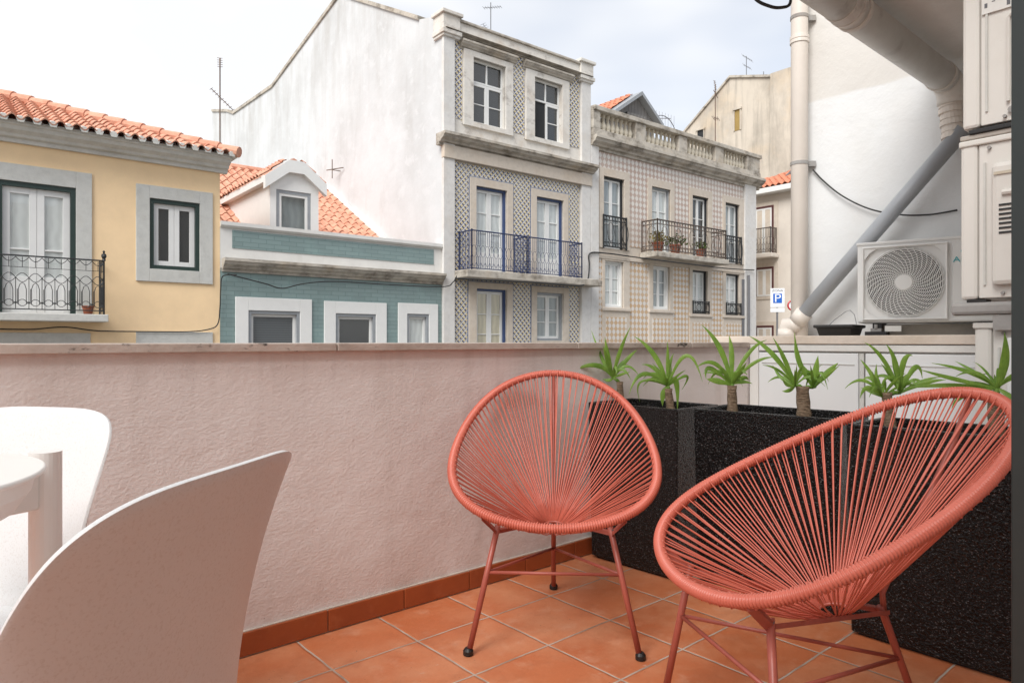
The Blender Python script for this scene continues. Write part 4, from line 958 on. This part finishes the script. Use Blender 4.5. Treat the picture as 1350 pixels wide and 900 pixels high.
# ------------------------------------------------------------------ air conditioners
fx_ = empty('fan_air_conditioner', 'white outdoor air conditioner with a round fan grille, on the coping against the white wall', 'air conditioner', (2.213, 4.40, 1.032), R(-35))
Hh = .505; z0 = .085
cs = MB(); cs.box(0, .80, 0, .30, z0, z0 + Hh); cs.build('casing', ACW, fx_, bevel=.012)
MB().box(-.004, .804, -.006, .306, z0 + Hh - .012, z0 + Hh + .006).build('lid', ACW, fx_, bevel=.004)
cx, cz, rr = .262, z0 + Hh * .49, .213
m = MB(); m.tube([(cx + math.cos(x * .1309) * rr * 1.0, -.002, cz + math.sin(x * .1309) * rr) for x in range(48)], .008, 6, True); m.build('fan_ring', ACW, fx_)
m = MB(); m.prism([(cx + math.cos(x * .1309) * rr * .99, -.003, cz + math.sin(x * .1309) * rr * .99) for x in range(48)], (0, 0, 0), (0, .002, 0)); m.build('fan_opening', BLACK, fx_)
m = MB()
for k in range(3):
    a0_ = k * 2.094
    m.add([(cx + .05 * math.cos(a0_), -.006, cz + .05 * math.sin(a0_)), (cx + .20 * math.cos(a0_ - .1), -.005, cz + .20 * math.sin(a0_ - .1)), (cx + .20 * math.cos(a0_ + .8), -.006, cz + .20 * math.sin(a0_ + .8)), (cx + .05 * math.cos(a0_ + 1.2), -.007, cz + .05 * math.sin(a0_ + 1.2))], [(0, 1, 2, 3)])
m.build('fan_blade', simple('dark_fan_plastic', (.07, .07, .065), .5), fx_, solid=.002)
m = MB()
m.tube([(cx - .225, -.016, cz - .225), (cx + .225, -.016, cz - .225), (cx + .225, -.016, cz + .225), (cx - .225, -.016, cz + .225)], .010, 6, True)
for i in range(17):
    r_ = .052 + i * (rr - .052) / 17; m.tube([(cx + math.cos(x * .1309) * r_, -.020, cz + math.sin(x * .1309) * r_) for x in range(48)], .0023, 4, True)
for k in range(34):
    a_ = k * 2 * math.pi / 34; m.tube([(cx + math.cos(a_ + t_ * .8) * (.045 + t_ * (rr - .04)), -.0205, cz + math.sin(a_ + t_ * .8) * (.045 + t_ * (rr - .04))) for t_ in (0, .25, .5, .75, 1)], .0023, 4)
for sx in (-1, 1):
    for sz_ in (-1, 1):
        m.prism([(cx + sx * .222, -.019, cz + sz_ * .222), (cx + sx * .145, -.019, cz + sz_ * .222), (cx + sx * .19, -.019, cz + sz_ * .19), (cx + sx * .222, -.019, cz + sz_ * .145)], (0, 0, 0), (0, .012, 0))
m.build('fan_grille', ACW, fx_)
m = MB(); m.prism([(cx + math.cos(x * .2618) * .048, -.024, cz + math.sin(x * .2618) * .048) for x in range(24)], (0, 0, 0), (0, .012, 0)); m.build('fan_hub', ACW, fx_, bevel=.004)
m = MB(); m.box(.515, .785, -.008, 0, z0 + .035, z0 + Hh - .035); m.build('front_panel', ACW, fx_, bevel=.012)
text_mesh('Air', 'lettering', .046, LOGO, fx_, (.553, -.011, z0 + Hh - .135), (R(90), 0, 0), .001, 1.25)
m = MB(); m.tube([(.572 + math.cos(x) * .013, -.010, z0 + Hh - .085 + math.sin(x) * .012) for x in [i * .35 for i in range(5, 17)]], .003, 5); m.build('logo', LOGO, fx_)
for x in (.08, .66): MB().box(x, x + .06, -.03, .33, .03, .05).build('foot', GALV, fx_); MB().box(x - .03, x + .09, -.05, .34, 0, .03).build('mounting_rail', BLACK, fx_); MB().tube([(x + .03, -.03, .05), (x + .03, -.03, .075)], .010, 6).build('bolt', GALV, fx_)
for x in (.08, .66): MB().box(x + .005, x + .055, .02, .28, .05, z0).build('rubber_mount', RUBBER, fx_)
MB().box(.10, .72, .12, .16, 0, z0 - .01).build('back_board', CEMENT, fx_)
MB().box(.16, .25, -.035, -.03, .03, .065).build('paper_tag', PAPER, fx_)

# units stacked against the house wall, seen from their end
def side_unit(label, base_n, s, z0, h, style):
    """end face in the plane square to the terrace wall; local x = towards the house wall, y = away"""
    root = empty('stacked_air_conditioner', label, 'air conditioner', tuple(tw(s, base_n, z0)), A1 - R(90), 'air conditioner units stacked by the door')
    Dp = .36; Ln = .78
    MB().box(0, .055, 0, Ln, 0, h).build('front_casing', ACB, root, bevel=.012)
    MB().box(.057, Dp, .004, Ln, .004, h - .014).build('end_panel', ACB, root, bevel=.003)
    MB().box(-.004, Dp + .005, -.006, Ln, h - .014, h + .008).build('lid', ACB, root, bevel=.005)
    m = MB(); m.box(.072, .079, -.002, .006, .05, h - .08); m.build('seam', GREYST, root)
    for x, z in ((.09, h - .03), (.13, .02)): 
        m = MB(); m.tube([(x, -.008, z), (x, .002, z)], .006, 8); m.build('screw', GALV, root)
    if style == 'cover':
        c = MB(); c.box(.10, .32, -.028, .006, .045, h - .09); co = c.build('valve_cover', ACB, root, bevel=.022)
        m = MB()
        for i in range(7): m.box(.125, .21, -.031, -.0285, h - .245 - i * .016, h - .238 - i * .016)
        m.build('louvre_slot', BLACK, co)
        m = MB(); m.tube([(.135, -.03, h - .20), (.20, -.03, h - .20)], .011, 8); m.build('handle_recess', ACB, co)
        m = MB(); m.tube([(.20, -.042, h - .20), (.20, -.028, h - .20)], .007, 8); m.build('cover_screw', GALV, co)
        m = MB(); m.box(.11, .3, -.033, -.0285, h - .135, h - .125); m.build('cover_ridge', BALUST, co)
        m = MB(); m.tube([(.20, -.02, .045), (.205, -.02, .03)], .009, 8); m.build('drain_hole', BLACK, root)
    elif style == 'plain':
        m = MB(); m.tube([(.14, -.004, .07), (.14, -.004, h * .60), (.155, -.004, h * .63), (.34, -.004, h * .63)], .006, 6); m.build('pressed_ridge', ACB, root)
        c = MB(); c.box(.165, .34, -.014, .006, .11, h * .56); c.build('pressed_panel', ACB, root, bevel=.018)
        MB().box(.062, .33, -.0035, .003, h * .66, h * .745).build('rating_label', PAPER, root)
        m = MB()
        for i in range(9): m.box(.07 + .022 * i, .07 + .022 * i + .012 * random.uniform(.5, 1), -.0045, -.004, h * .69 + random.uniform(-.01, .02), h * .70 + random.uniform(.0, .02))
        m.build('label_marks', TEXTG, root)
        m = MB(); m.tube([(.15, -.006, .04), (.15, .002, .04)], .012, 8); m.build('screw', GALV, root)
        c = MB(); c.box(.085, .30, -.02, .006, h * .80, h - .03); c.build('valve_cover', ACB, root, bevel=.02)
    else:
        c = MB(); c.box(.10, .33, -.010, .004, .05, h - .045); c.build('pressed_panel', ACW, root, bevel=.01)
        m = MB(); m.box(.125, .33, -.024, -.010, h - .12, h - .085); m.build('handle', ACB, root, bevel=.006)
        m = MB()
        for i in range(5): m.box(.11, .16, -.014, -.0105, h - .26 - i * .02, h - .252 - i * .02)
        m.build('louvre_slot', BLACK, root)
    return root
nS = tw(2.87, 0, 0); n_st = s_at(1266, 2.87)
side_unit('middle air conditioner of the stack, with louvred valve cover, above the metal bracket', n_st, 2.87, 1.150, .565, 'cover')
side_unit('topmost air conditioner of the stack, with a paper rating label', n_st - .006, 2.87, 1.765, .60, 'plain')
side_unit('lowest air conditioner of the stack, paler grey, behind the last planter', n_st - .035, 2.9, .36, .70, 'low')
br = empty('wall_bracket', 'rusty metal bracket carrying the middle air conditioner', 'bracket', tuple(tw(2.87, n_st, 1.095)), A1 - R(90), 'shelves of the air conditioner stack')
m = MB(); m.box(-.03, .62, -.01, .04, 0, .045); m.build('arm', GALV, br, bevel=.012); m = MB(); m.box(-.03, .62, .6, .65, 0, .045); m.build('arm', GALV, br, bevel=.012)
MB().box(.10, .60, .0, .03, -.055, -.002).build('brace', GALV, br)
MB().box(.02, .08, .0, .06, .045, .055).build('pad', RUBBER, br)
br = empty('wall_bracket', 'slim dark shelf between the middle and the topmost air conditioner', 'bracket', tuple(tw(2.87, n_st, 1.724)), A1 - R(90), 'shelves of the air conditioner stack')
MB().box(.0, .62, -.005, .75, .0, .018).build('shelf', CEMENT, br, bevel=.004); MB().box(.03, .6, -.012, .05, .018, .034).build('arm', BLACK, br, bevel=.003)
MB().box(.34, .40, .3, .36, .018, .041).build('pad', RUBBER, br)
st = empty('unit_stand', 'low concrete stand under the lowest air conditioner', 'stand', tuple(tw(2.9, n_st - .035, 0)), A1 - R(90)); MB().box(.02, .34, .03, .12, 0, .36).build('block', CEMENT, st); MB().box(.02, .34, .6, .7, 0, .36).build('block', CEMENT, st)

# basin on the coping
bp = wallpt(1107, 440, 4.55); bs = empty('plastic_basin', 'black plastic tub with a wire handle standing on the cream coping', 'basin', (bp.x, bp.y, 1.032), R(-40))
def tub(w, d, h, wt):
    m = MB(); L4 = [(w * .42, d * .42, 0), (w * .5, d * .5, h), (w * .5 + wt, d * .5 + wt, h), (w * .5 + wt, d * .5 + wt, h - .012), (w * .46, d * .46, h - .014)]
    prof_ = [(w * .42, d * .42, 0), (w * .48, d * .48, h - .02), (w * .5 + .01, d * .5 + .01, h - .02), (w * .5 + .01, d * .5 + .01, h), (w * .47, d * .47, h), (w * .41, d * .41, .01)]
    vs = []; fs = []
    for a_, b_, z in prof_: vs += [(-a_, -b_, z), (a_, -b_, z), (a_, b_, z), (-a_, b_, z)]
    for i in range(5):
        for k in range(4): fs.append((i * 4 + k, i * 4 + (k + 1) % 4, i * 4 + 4 + (k + 1) % 4, i * 4 + 4 + k))
    fs += [(3, 2, 1, 0), (20, 21, 22, 23)]; return m.add(vs, fs)
tub(.22, .30, .075, .01).build('tub', RUBBER, bs, bevel=.006)
m = MB(); m.tube([(-.08, 0, .06), (-.06, .1, .11), (-.02, .22, .17), (0, .26, .18), (.04, .2, .15), (.08, .08, .09), (.10, 0, .06)], .0022, 5); m.build('wire_handle', ALU, bs)
bp2 = wallpt(1136, 440, 4.5)

# ------------------------------------------------------------------ door frame at the right
dfm = empty('door_frame', 'dark green metal door frame standing at the right edge', 'door', (.654, .90, 0), A1)
MB().box(0, .034, -.07, 0, 0, 2.75).build('stile', DARKMET, dfm, bevel=.002)
MB().box(.034, .040, -.06, -.01, 0, 2.75).build('seal', SEAL, dfm)
MB().box(.040, .13, -.07, 0, 0, 2.75).build('stile', SEAL, dfm, bevel=.003)

# ------------------------------------------------------------------ planters and yuccas
def planter(label, x, y, ang, L_, dep=.33, h=.72):
    root = empty('planter', label, 'planter', (x, y, 0), R(-ang), 'black planters in a row')
    m = MB(); t = .02; tp_ = .012
    m.add([(tp_, tp_, .01), (L_ - tp_, tp_, .01), (L_ - tp_, dep - tp_, .01), (tp_, dep - tp_, .01), (0, 0, h), (L_, 0, h), (L_, dep, h), (0, dep, h),
           (t, t, h), (L_ - t, t, h), (L_ - t, dep - t, h), (t, dep - t, h), (t, t, h - .12), (L_ - t, t, h - .12), (L_ - t, dep - t, h - .12), (t, dep - t, h - .12)],
          [(0, 3, 2, 1), (0, 1, 5, 4), (1, 2, 6, 5), (2, 3, 7, 6), (3, 0, 4, 7), (4, 5, 9, 8), (5, 6, 10, 9), (6, 7, 11, 10), (7, 4, 8, 11), (8, 9, 13, 12), (9, 10, 14, 13), (10, 11, 15, 14), (11, 8, 12, 15), (12, 13, 14, 15)])
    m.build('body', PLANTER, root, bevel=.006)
    MB().box(t, L_ - t, t, dep - t, h - .118, h - .075).build('soil', SOIL, root)
    MB().box(.03, L_ - .03, .03, dep - .03, 0, .01).build('base', RUBBER, root)
    return root
planter('black planter in the corner by the parapet, behind the first coral chair', .352, 3.187, 47, .484)
planter('middle black planter of the row, between the two coral chairs', .760, 2.875, 44, .583)
planter('nearest black planter, behind the second coral chair', 1.144, 2.353, 49, .92)

def yucca(label, Y, base, topc, r, heads, gshift=0):
    """base/topc: (u, v) of trunk foot and top at depth Y; heads: (crown, [ (tip, mid, width) ])"""
    k = Y / F
    def P(u, v, dy=0): return Vector(((u - 675) * k, Y + dy, 1 + (450 - v) * k))
    o_ = P(base[0], base[1]); o_.z = .645
    root = empty('yucca_plant', label, 'plant', tuple(o_), 0, 'yuccas in the planters')
    t_ = P(*topc); m = MB(); n = 9; pts = []; rs_ = []
    for i in range(n):
        f = i / (n - 1); pts.append(Vector((0, 0, 0)).lerp(t_ - o_, f) + Vector((math.sin(f * 5) * .003, 0, 0))); rs_.append(r * (1.12 - .2 * f + .08 * math.sin(i * 2.6)))
    m.tube(pts, rs_, 12); m.build('trunk', BARK, root, smooth=True)
    lf = MB(); rnd = random.Random(int(base[0]))
    for crown, leaves in heads:
        c = P(*crown) - o_
        # a short green neck
        lf.tube([t_ - o_ + Vector((0, 0, -.01)), (t_ - o_).lerp(c, .5), c], [.007, .009, .006], 6)
        extra = []
        for j in range(7):
            a_ = rnd.uniform(0, 6.28); L_ = rnd.uniform(.05, .14); extra.append((c + Vector((math.cos(a_) * L_, math.sin(a_) * L_ * .8, rnd.uniform(-.01, .09))), c + Vector((math.cos(a_) * L_ * .5, math.sin(a_) * L_ * .4, rnd.uniform(.03, .06))), rnd.uniform(.006, .010)))
        items = []
        for tip, mid_, w in leaves:
            dy = rnd.uniform(-.07, .07); items.append((P(*tip, dy) - o_, P(*mid_, dy * .5) - o_, w))
        for tip, mid_, w in items + extra:
            N_ = 12; b_ = mid_ * 2 - (c + tip) / 2   # bezier control through mid
            prev = None; vs = []; fs = []
            for i in range(N_ + 1):
                t = i / N_; q = c * (1 - t) ** 2 + b_ * 2 * t * (1 - t) + tip * t * t
                dq = ((b_ - c) * (1 - t) + (tip - b_) * t).normalized()
                side = dq.cross(Vector((0, -1, .25))).normalized()
                nrm = side.cross(dq).normalized()
                ww = w * .74 * (.45 + .55 * min(1, t / .4)) * (1 - max(0, (t - .45) / .55) ** 1.7)
                if i == N_: ww = .0006
                vs += [q - side * ww - nrm * ww * .0, q + nrm * ww * .38, q + side * ww]
            for i in range(N_):
                for a2 in (0, 1): fs.append((i * 3 + a2, i * 3 + a2 + 1, i * 3 + 4 + a2, i * 3 + 3 + a2))
            lf.add(vs, fs)
    lf.build('foliage', LEAF, root, smooth=True)
    return root
def c4(*p): return tuple((740 + x / 4.219, 420 + y / 4.219) for x, y in p)
def c5(*p): return tuple((1040 + x / 4.355, 420 + y / 4.355) for x, y in p)
def Lv(cf, rows): return [(*cf((a, b), (c, d)), w) for a, b, c, d, w in rows]
yucca('leftmost yucca, rising behind the right rim of the first coral chair', 3.255, (818, 530), (818, 503), .016,
      [(c4((288, 330))[0], Lv(c4, [(175, 65, 235, 230, .012), (372, 48, 318, 190, .013), (240, 105, 258, 210, .016), (435, 172, 365, 235, .014), (55, 290, 190, 258, .016), (232, 335, 262, 342, .012), (372, 293, 330, 308, .009), (225, 150, 255, 240, .014)]))])
yucca('second yucca from the left, with several long drooping leaves', 3.05, (884, 535), (882, 512), .018,
      [(c4((592, 375))[0], Lv(c4, [(408, 98, 520, 205, .016), (590, 125, 592, 250, .012), (772, 348, 690, 205, .012), (445, 465, 450, 350, .007), (362, 415, 450, 305, .013), (445, 255, 520, 280, .012), (650, 520, 640, 350, .018), (565, 485, 568, 420, .018), (685, 400, 705, 320, .009), (508, 345, 545, 348, .008), (640, 195, 610, 260, .010), (520, 250, 565, 310, .01)]))])
yucca('third yucca from the left, at the left end of the middle planter', 2.94, (964, 545), (966, 508), .021,
      [(c4((945, 365))[0], Lv(c4, [(790, 33, 890, 170, .017), (948, 92, 955, 200, .016), (735, 272, 845, 248, .013), (795, 335, 822, 275, .014), (800, 335, 860, 345, .018), (1165, 118, 1050, 195, .012), (1165, 214, 1060, 245, .010), (1062, 345, 1020, 330, .013), (1058, 360, 1000, 350, .012), (1000, 240, 975, 300, .013), (870, 260, 905, 300, .013)]))])
yucca('two-headed yucca with a thick trunk at the right end of the middle planter', 2.745, (1059, 555), (1059, 509), .026,
      [(c4((1300, 372))[0], Lv(c4, [(1068, 95, 1190, 200, .015), (1165, 105, 1235, 225, .013), (1085, 255, 1190, 285, .008), (1212, 328, 1245, 365, .010), (1205, 260, 1240, 330, .011), (1245, 405, 1275, 400, .011), (1290, 250, 1295, 310, .012)])),
       (c5((140, 395))[0], Lv(c5, [(25, 78, 60, 250, .013), (66, 125, 72, 250, .012), (170, 212, 155, 300, .018), (272, 252, 215, 310, .016), (192, 378, 165, 390, .010), (85, 262, 115, 330, .009), (120, 270, 135, 330, .014), (190, 300, 175, 340, .011)]))])
yucca('bushy two-headed yucca seen above the rim of the second coral chair', 2.395, (1174, 560), (1170, 517), .018,
      [(c5((540, 450))[0], Lv(c5, [(432, 236, 485, 320, .011), (380, 452, 440, 395, .012), (525, 262, 515, 350, .010), (438, 300, 485, 370, .010), (622, 308, 575, 365, .008), (450, 400, 500, 425, .009)])),
       (c5((640, 425))[0], Lv(c5, [(432, 136, 540, 235, .011), (548, 148, 605, 250, .013), (705, 212, 655, 250, .014), (785, 345, 735, 280, .013), (836, 345, 750, 365, .011), (612, 200, 625, 290, .013), (690, 320, 670, 350, .013), (560, 260, 600, 330, .010)]))])
yucca('rightmost yucca with one broad upright leaf next to the door frame', 2.16, (1313, 575), (1313, 520), .022,
      [(c5((1195, 400))[0], Lv(c5, [(1188, 78, 1215, 240, .021), (880, 258, 1070, 310, .010), (760, 292, 950, 345, .010), (705, 405, 930, 385, .010), (925, 522, 1000, 440, .010), (1268, 325, 1235, 365, .012), (1090, 360, 1150, 385, .014), (1265, 520, 1240, 450, .014)]))])

# ------------------------------------------------------------------ coral string chairs
def rim_pt(t):
    a, a2, a3, b, b2, z0, z1, z2, z3 = (.3859, -.0242, .0361, .4125, .0346, .6328, .2092, .0138, .0086)
    return Vector((math.sin(t) * (a + a2 * math.cos(t) + a3 * math.cos(2 * t)), b * math.cos(t) + b2 * math.cos(2 * t), z0 + z1 * math.cos(t) + z2 * math.cos(2 * t) + z3 * math.cos(3 * t)))
def string_chair(label):
    root = empty('string_chair', label, 'chair', (0, 0, 0), 0, 'coral string chairs')
    T_ = [2 * math.pi * i / 720 for i in range(720)]; P = [rim_pt(t) for t in T_]
    cum = [0]
    for i in range(720): cum.append(cum[-1] + (P[(i + 1) % 720] - P[i]).length)
    tot = cum[-1]
    def at(d):
        d %= tot; lo, hi = 0, 720
        while hi - lo > 1:
            mm = (lo + hi) // 2
            if cum[mm] <= d: lo = mm
            else: hi = mm
        f = (d - cum[lo]) / (cum[lo + 1] - cum[lo]); return P[lo].lerp(P[(lo + 1) % 720], f)
    nW = int(tot / .0080); pts = []; rs_ = []
    for i in range(nW):
        for f, r in ((0, .0106), (.25, .0149), (.5, .0161), (.75, .0149)):
            pts.append(at((i + f) * tot / nW)); rs_.append(r)
    MB().tube(pts, rs_, 12, True).build('rim', CORD, root, smooth=True)
    # cords: pairs from the rim to a small ring low in the basket
    m = MB(); NP = 84; hub = Vector((0, .035, .325)); rc = random.Random(3)
    ex = Vector((1, 0, 0)); ey = Vector((0, .94, .22)).normalized(); hr = .040
    for i in range(NP):
        d0 = (i + .5) * tot / NP + rc.uniform(-.002, .002); p = at(d0)
        v = p - hub; ang = math.atan2(v.dot(ey), v.x); inn = v.normalized() * -1
        tg = (at(d0 + .006) - at(d0 - .006)).normalized()
        nn = tg.cross(inn).normalized(); nn = nn if nn.z > 0 else -nn      # out of the basket's surface
        ii = (inn - tg * inn.dot(tg)).normalized(); R_ = .0163
        for k, sgn in enumerate((-1, 1)):
            aa = ang + sgn * .05 + rc.uniform(-.03, .03)
            h = hub + ex * math.cos(aa) * hr + ey * math.sin(aa) * hr * .9 + Vector((0, 0, .004 * k))
            q = p + tg * sgn * .0035
            arc = [q + nn * R_ * math.cos(t) * (1 if k else -1) + ii * R_ * math.sin(t) for t in (.12, .35, .7)]
            q0 = arc[-1]; sg = rc.uniform(.002, .012)
            m.tube(arc + [q0.lerp(h, .3) + Vector((0, 0, -sg * .7)), q0.lerp(h, .6) + Vector((0, 0, -sg)), q0.lerp(h, .85) + Vector((0, 0, -sg * .6)), h], .0021, 6)
    m.build('seat_cords', CORD, root, smooth=True)
    MB().tube([hub + ex * math.cos(x * .262) * hr + ey * math.sin(x * .262) * hr * .9 for x in range(24)], .0045, 8, True).build('hub_ring', CORALMETAL, root, smooth=True)
    fx, f1, f2, tx, t1, t2 = .2724, -.2995, .3014, .1952, -.2698, .1647; zj, zjr = .258, .188
    def front(s, z): f = z / .34; return Vector((s * (fx + (tx - fx) * f), f1 + (t1 - f1) * f, z))
    def rear(z): f = z / .34; return Vector((0, f2 + (t2 - f2) * f, z))
    tops = []
    for s in (-1, 1):
        lg = MB().tube([front(s, .012), front(s, .405)], .0095, 12).build('leg', CORALMETAL, root, smooth=True); tops.append(front(s, .385))
        MB().lathe([(.012, 0), (.0165, .003), (.0165, .016), (.011, .024)], tuple(front(s, 0).xy) + (0,), 14).build('rubber_foot', RUBBER, lg)
    lg = MB().tube([rear(.012), rear(.30), rear(.325) + Vector((0, -.005, 0))], .0095, 12).build('leg', CORALMETAL, root, smooth=True)
    MB().lathe([(.012, 0), (.0165, .003), (.0165, .016), (.011, .024)], tuple(rear(0).xy) + (0,), 14).build('rubber_foot', RUBBER, lg)
    A_, B_, C_ = front(-1, zj), front(1, zj), rear(zjr)
    for p, q in ((A_, B_), (A_, C_), (B_, C_)): MB().tube([p, q], .0055, 8).build('stretcher', CORALMETAL, root, smooth=True)
    rt = rear(.31)
    m = MB()
    for s, tp_ in zip((-1, 1), tops):
        rp = rim_pt(math.pi - s * .55) + Vector((0, 0, -.015))
        m.prism([tp_ + Vector((-.0, -.012, 0)), tp_ + Vector((0, .012, 0)), rt + Vector((s * .01, .012, 0)), rt + Vector((s * .01, -.012, 0))], (0, 0, -.004), (0, 0, .008))
        m.prism([tp_ + Vector((-.0, -.012, 0)), tp_ + Vector((0, .014, 0)), rp + Vector((s * .004, .016, 0)), rp + Vector((s * .004, -.01, 0))], (0, 0, -.004), (0, 0, .006))
    m.build('seat_frame', CORALMETAL, root)
    rb = rim_pt(0)
    m = MB(); sp_ = [rear(.30), Vector((0, .175, .36)), Vector((0, .235, .47)), Vector((0, .315, .60)), Vector((0, .395, .74)), rb + Vector((0, .0, -.005))]
    m.tube(sp_, .0075, 10); m.build('back_spine', CORALMETAL, root, smooth=True)
    m = MB(); m.tube([tops[1] + Vector((0, 0, .004)), tops[1] + Vector((0, 0, .016))], .008, 8); m.build('bolt', ALU, root)
    return root
ca = string_chair('coral string chair facing us in front of the corner planter')
ca.location = (.1501, 2.4735, 0); ca.rotation_euler = (0, 0, -.0597)
cb_ = copy_tree(ca); cb_.location = (.7745, 1.7137, 0); cb_.rotation_euler = (0, 0, -1.3495)
cb_['label'] = 'nearer coral string chair turned sideways, cut by the door frame at the right'

# ------------------------------------------------------------------ white shell chairs and table
def sm(a, b, x): t = max(0, min(1, (x - a) / (b - a))); return t * t * (3 - 2 * t)
def shell_chair(label):
    root = empty('shell_chair', label, 'chair', (0, 0, 0), 0, 'white shell chairs')
    NA, NZ = 200, 26; PH = R(128)
    vs = []; fs = []
    def plan(ph, z):
        k = max(0, (z - .42) / .42)
        k = min(k, 1.1); wdt = .244 + .082 * k ** 3 ; dep = .149 + .085 * k ** 1.6
        c, s = math.cos(ph), math.sin(ph); e = .754
        x = math.copysign(abs(s) ** e, s) * wdt; y = math.copysign(abs(c) ** e, c) * (dep if c > 0 else .20)
        return x, y
    def rimz(ph):
        a_ = abs(ph)
        z = .850 - .053 * (a_ / R(40)) ** 3.05 - .031 * sm(R(37.7), R(97.7), a_)
        return .455 + (math.log1p(math.exp(min(30, (z - .455) / .02))) * .02 if z < 1.0 else z - .455)
    for i in range(NA + 1):
        ph = -PH + 2 * PH * i / NA; zt_ = rimz(ph)
        for j in range(NZ + 1):
            f = j / NZ; z = .43 + (zt_ - .43) * f; x, y = plan(ph, z)
            if j == 0: x *= .96; y *= .96
            vs.append((x, y, z))
    for i in range(NA):
        for j in range(NZ): fs.append((i * (NZ + 1) + j, (i + 1) * (NZ + 1) + j, (i + 1) * (NZ + 1) + j + 1, i * (NZ + 1) + j + 1))
    n0 = len(vs)
    # seat pan: rings shrinking to the middle
    RG = 8; NS = 72
    for r in range(RG + 1):
        f = 1 - r / RG
        for k in range(NS):
            ph = 2 * math.pi * k / NS; x, y = plan(ph, .43); vs.append((x * .96 * f, (y * .96) * f - .005 * (1 - f), .43 - .022 * (1 - f ** 2) - (.02 * max(0, -math.cos(ph)) * f ** 4)))
    for r in range(RG):
        for k in range(NS): fs.append((n0 + r * NS + k, n0 + r * NS + (k + 1) % NS, n0 + (r + 1) * NS + (k + 1) % NS, n0 + (r + 1) * NS + k))
    m = MB(); m.add(vs, fs); o = m.build('shell', SHELL, root, smooth=True)
    md = o.modifiers.new('solid', 'SOLIDIFY'); md.thickness = .0055; md.offset = 0
    md = o.modifiers.new('bevel', 'BEVEL'); md.width = .0025; md.segments = 2; md.limit_method = 'ANGLE'; md.angle_limit = R(50)
    for sx in (-1, 1):
        for sy in (-1, 1):
            MB().tube([(sx * .15, sy * .15, .425), (sx * .20, sy * .21, .0)], [.019, .013], 14).build('leg', SHELL, root, smooth=True)
    m = MB(); m.box(-.15, .15, -.15, .15, .395, .412); m.build('seat_support', SHELL, root, bevel=.01)
    return root
wc = shell_chair('white plastic shell chair in the near left corner, its back towards us')
wc.location = (-.568, .875, 0); wc.rotation_euler = (0, 0, -1.738)
wd = copy_tree(wc); wd.location = (-1.109, 1.336, 0); wd.rotation_euler = (0, 0, -.225)
wd['label'] = 'white plastic shell chair facing us across the table, against the parapet'
tbx, tby, tr = -1.0, .96, .29
tt = empty('round_table', 'round white plastic table cut by the left edge', 'table', (tbx, tby, 0), 0)
MB().lathe([(tr * .74, .715), (tr * .86, .735), (tr * .93, .765), (tr * .95, .789), (tr * .99, .791), (tr, .795), (tr - .003, .800)], seg=96).build('tabletop', TABLEW, tt, smooth=False, bevel=.002)
for ang in (62.7, 152.7, 242.7, 332.7):
    ca_, sa_ = math.cos(R(ang)), math.sin(R(ang)); rl = tr + .037
    lg = MB().tube([(ca_ * rl, sa_ * rl, 0), (ca_ * rl, sa_ * rl, .800)], .026, 24).build('leg', TABLEW, tt, smooth=False)
    m = MB(); q = Vector((ca_, sa_, 0)); t_ = Vector((-sa_, ca_, 0)); m.prism([q * (tr - .09) - t_ * .02 + Vector((0, 0, .70)), q * (rl - .02) - t_ * .02 + Vector((0, 0, .70)), q * (rl - .02) - t_ * .02 + Vector((0, 0, .765)), q * (tr - .09) - t_ * .02 + Vector((0, 0, .73))], (0, 0, 0), t_ * .04)
    m.build('leg_bracket', TABLEW, tt, bevel=.004)
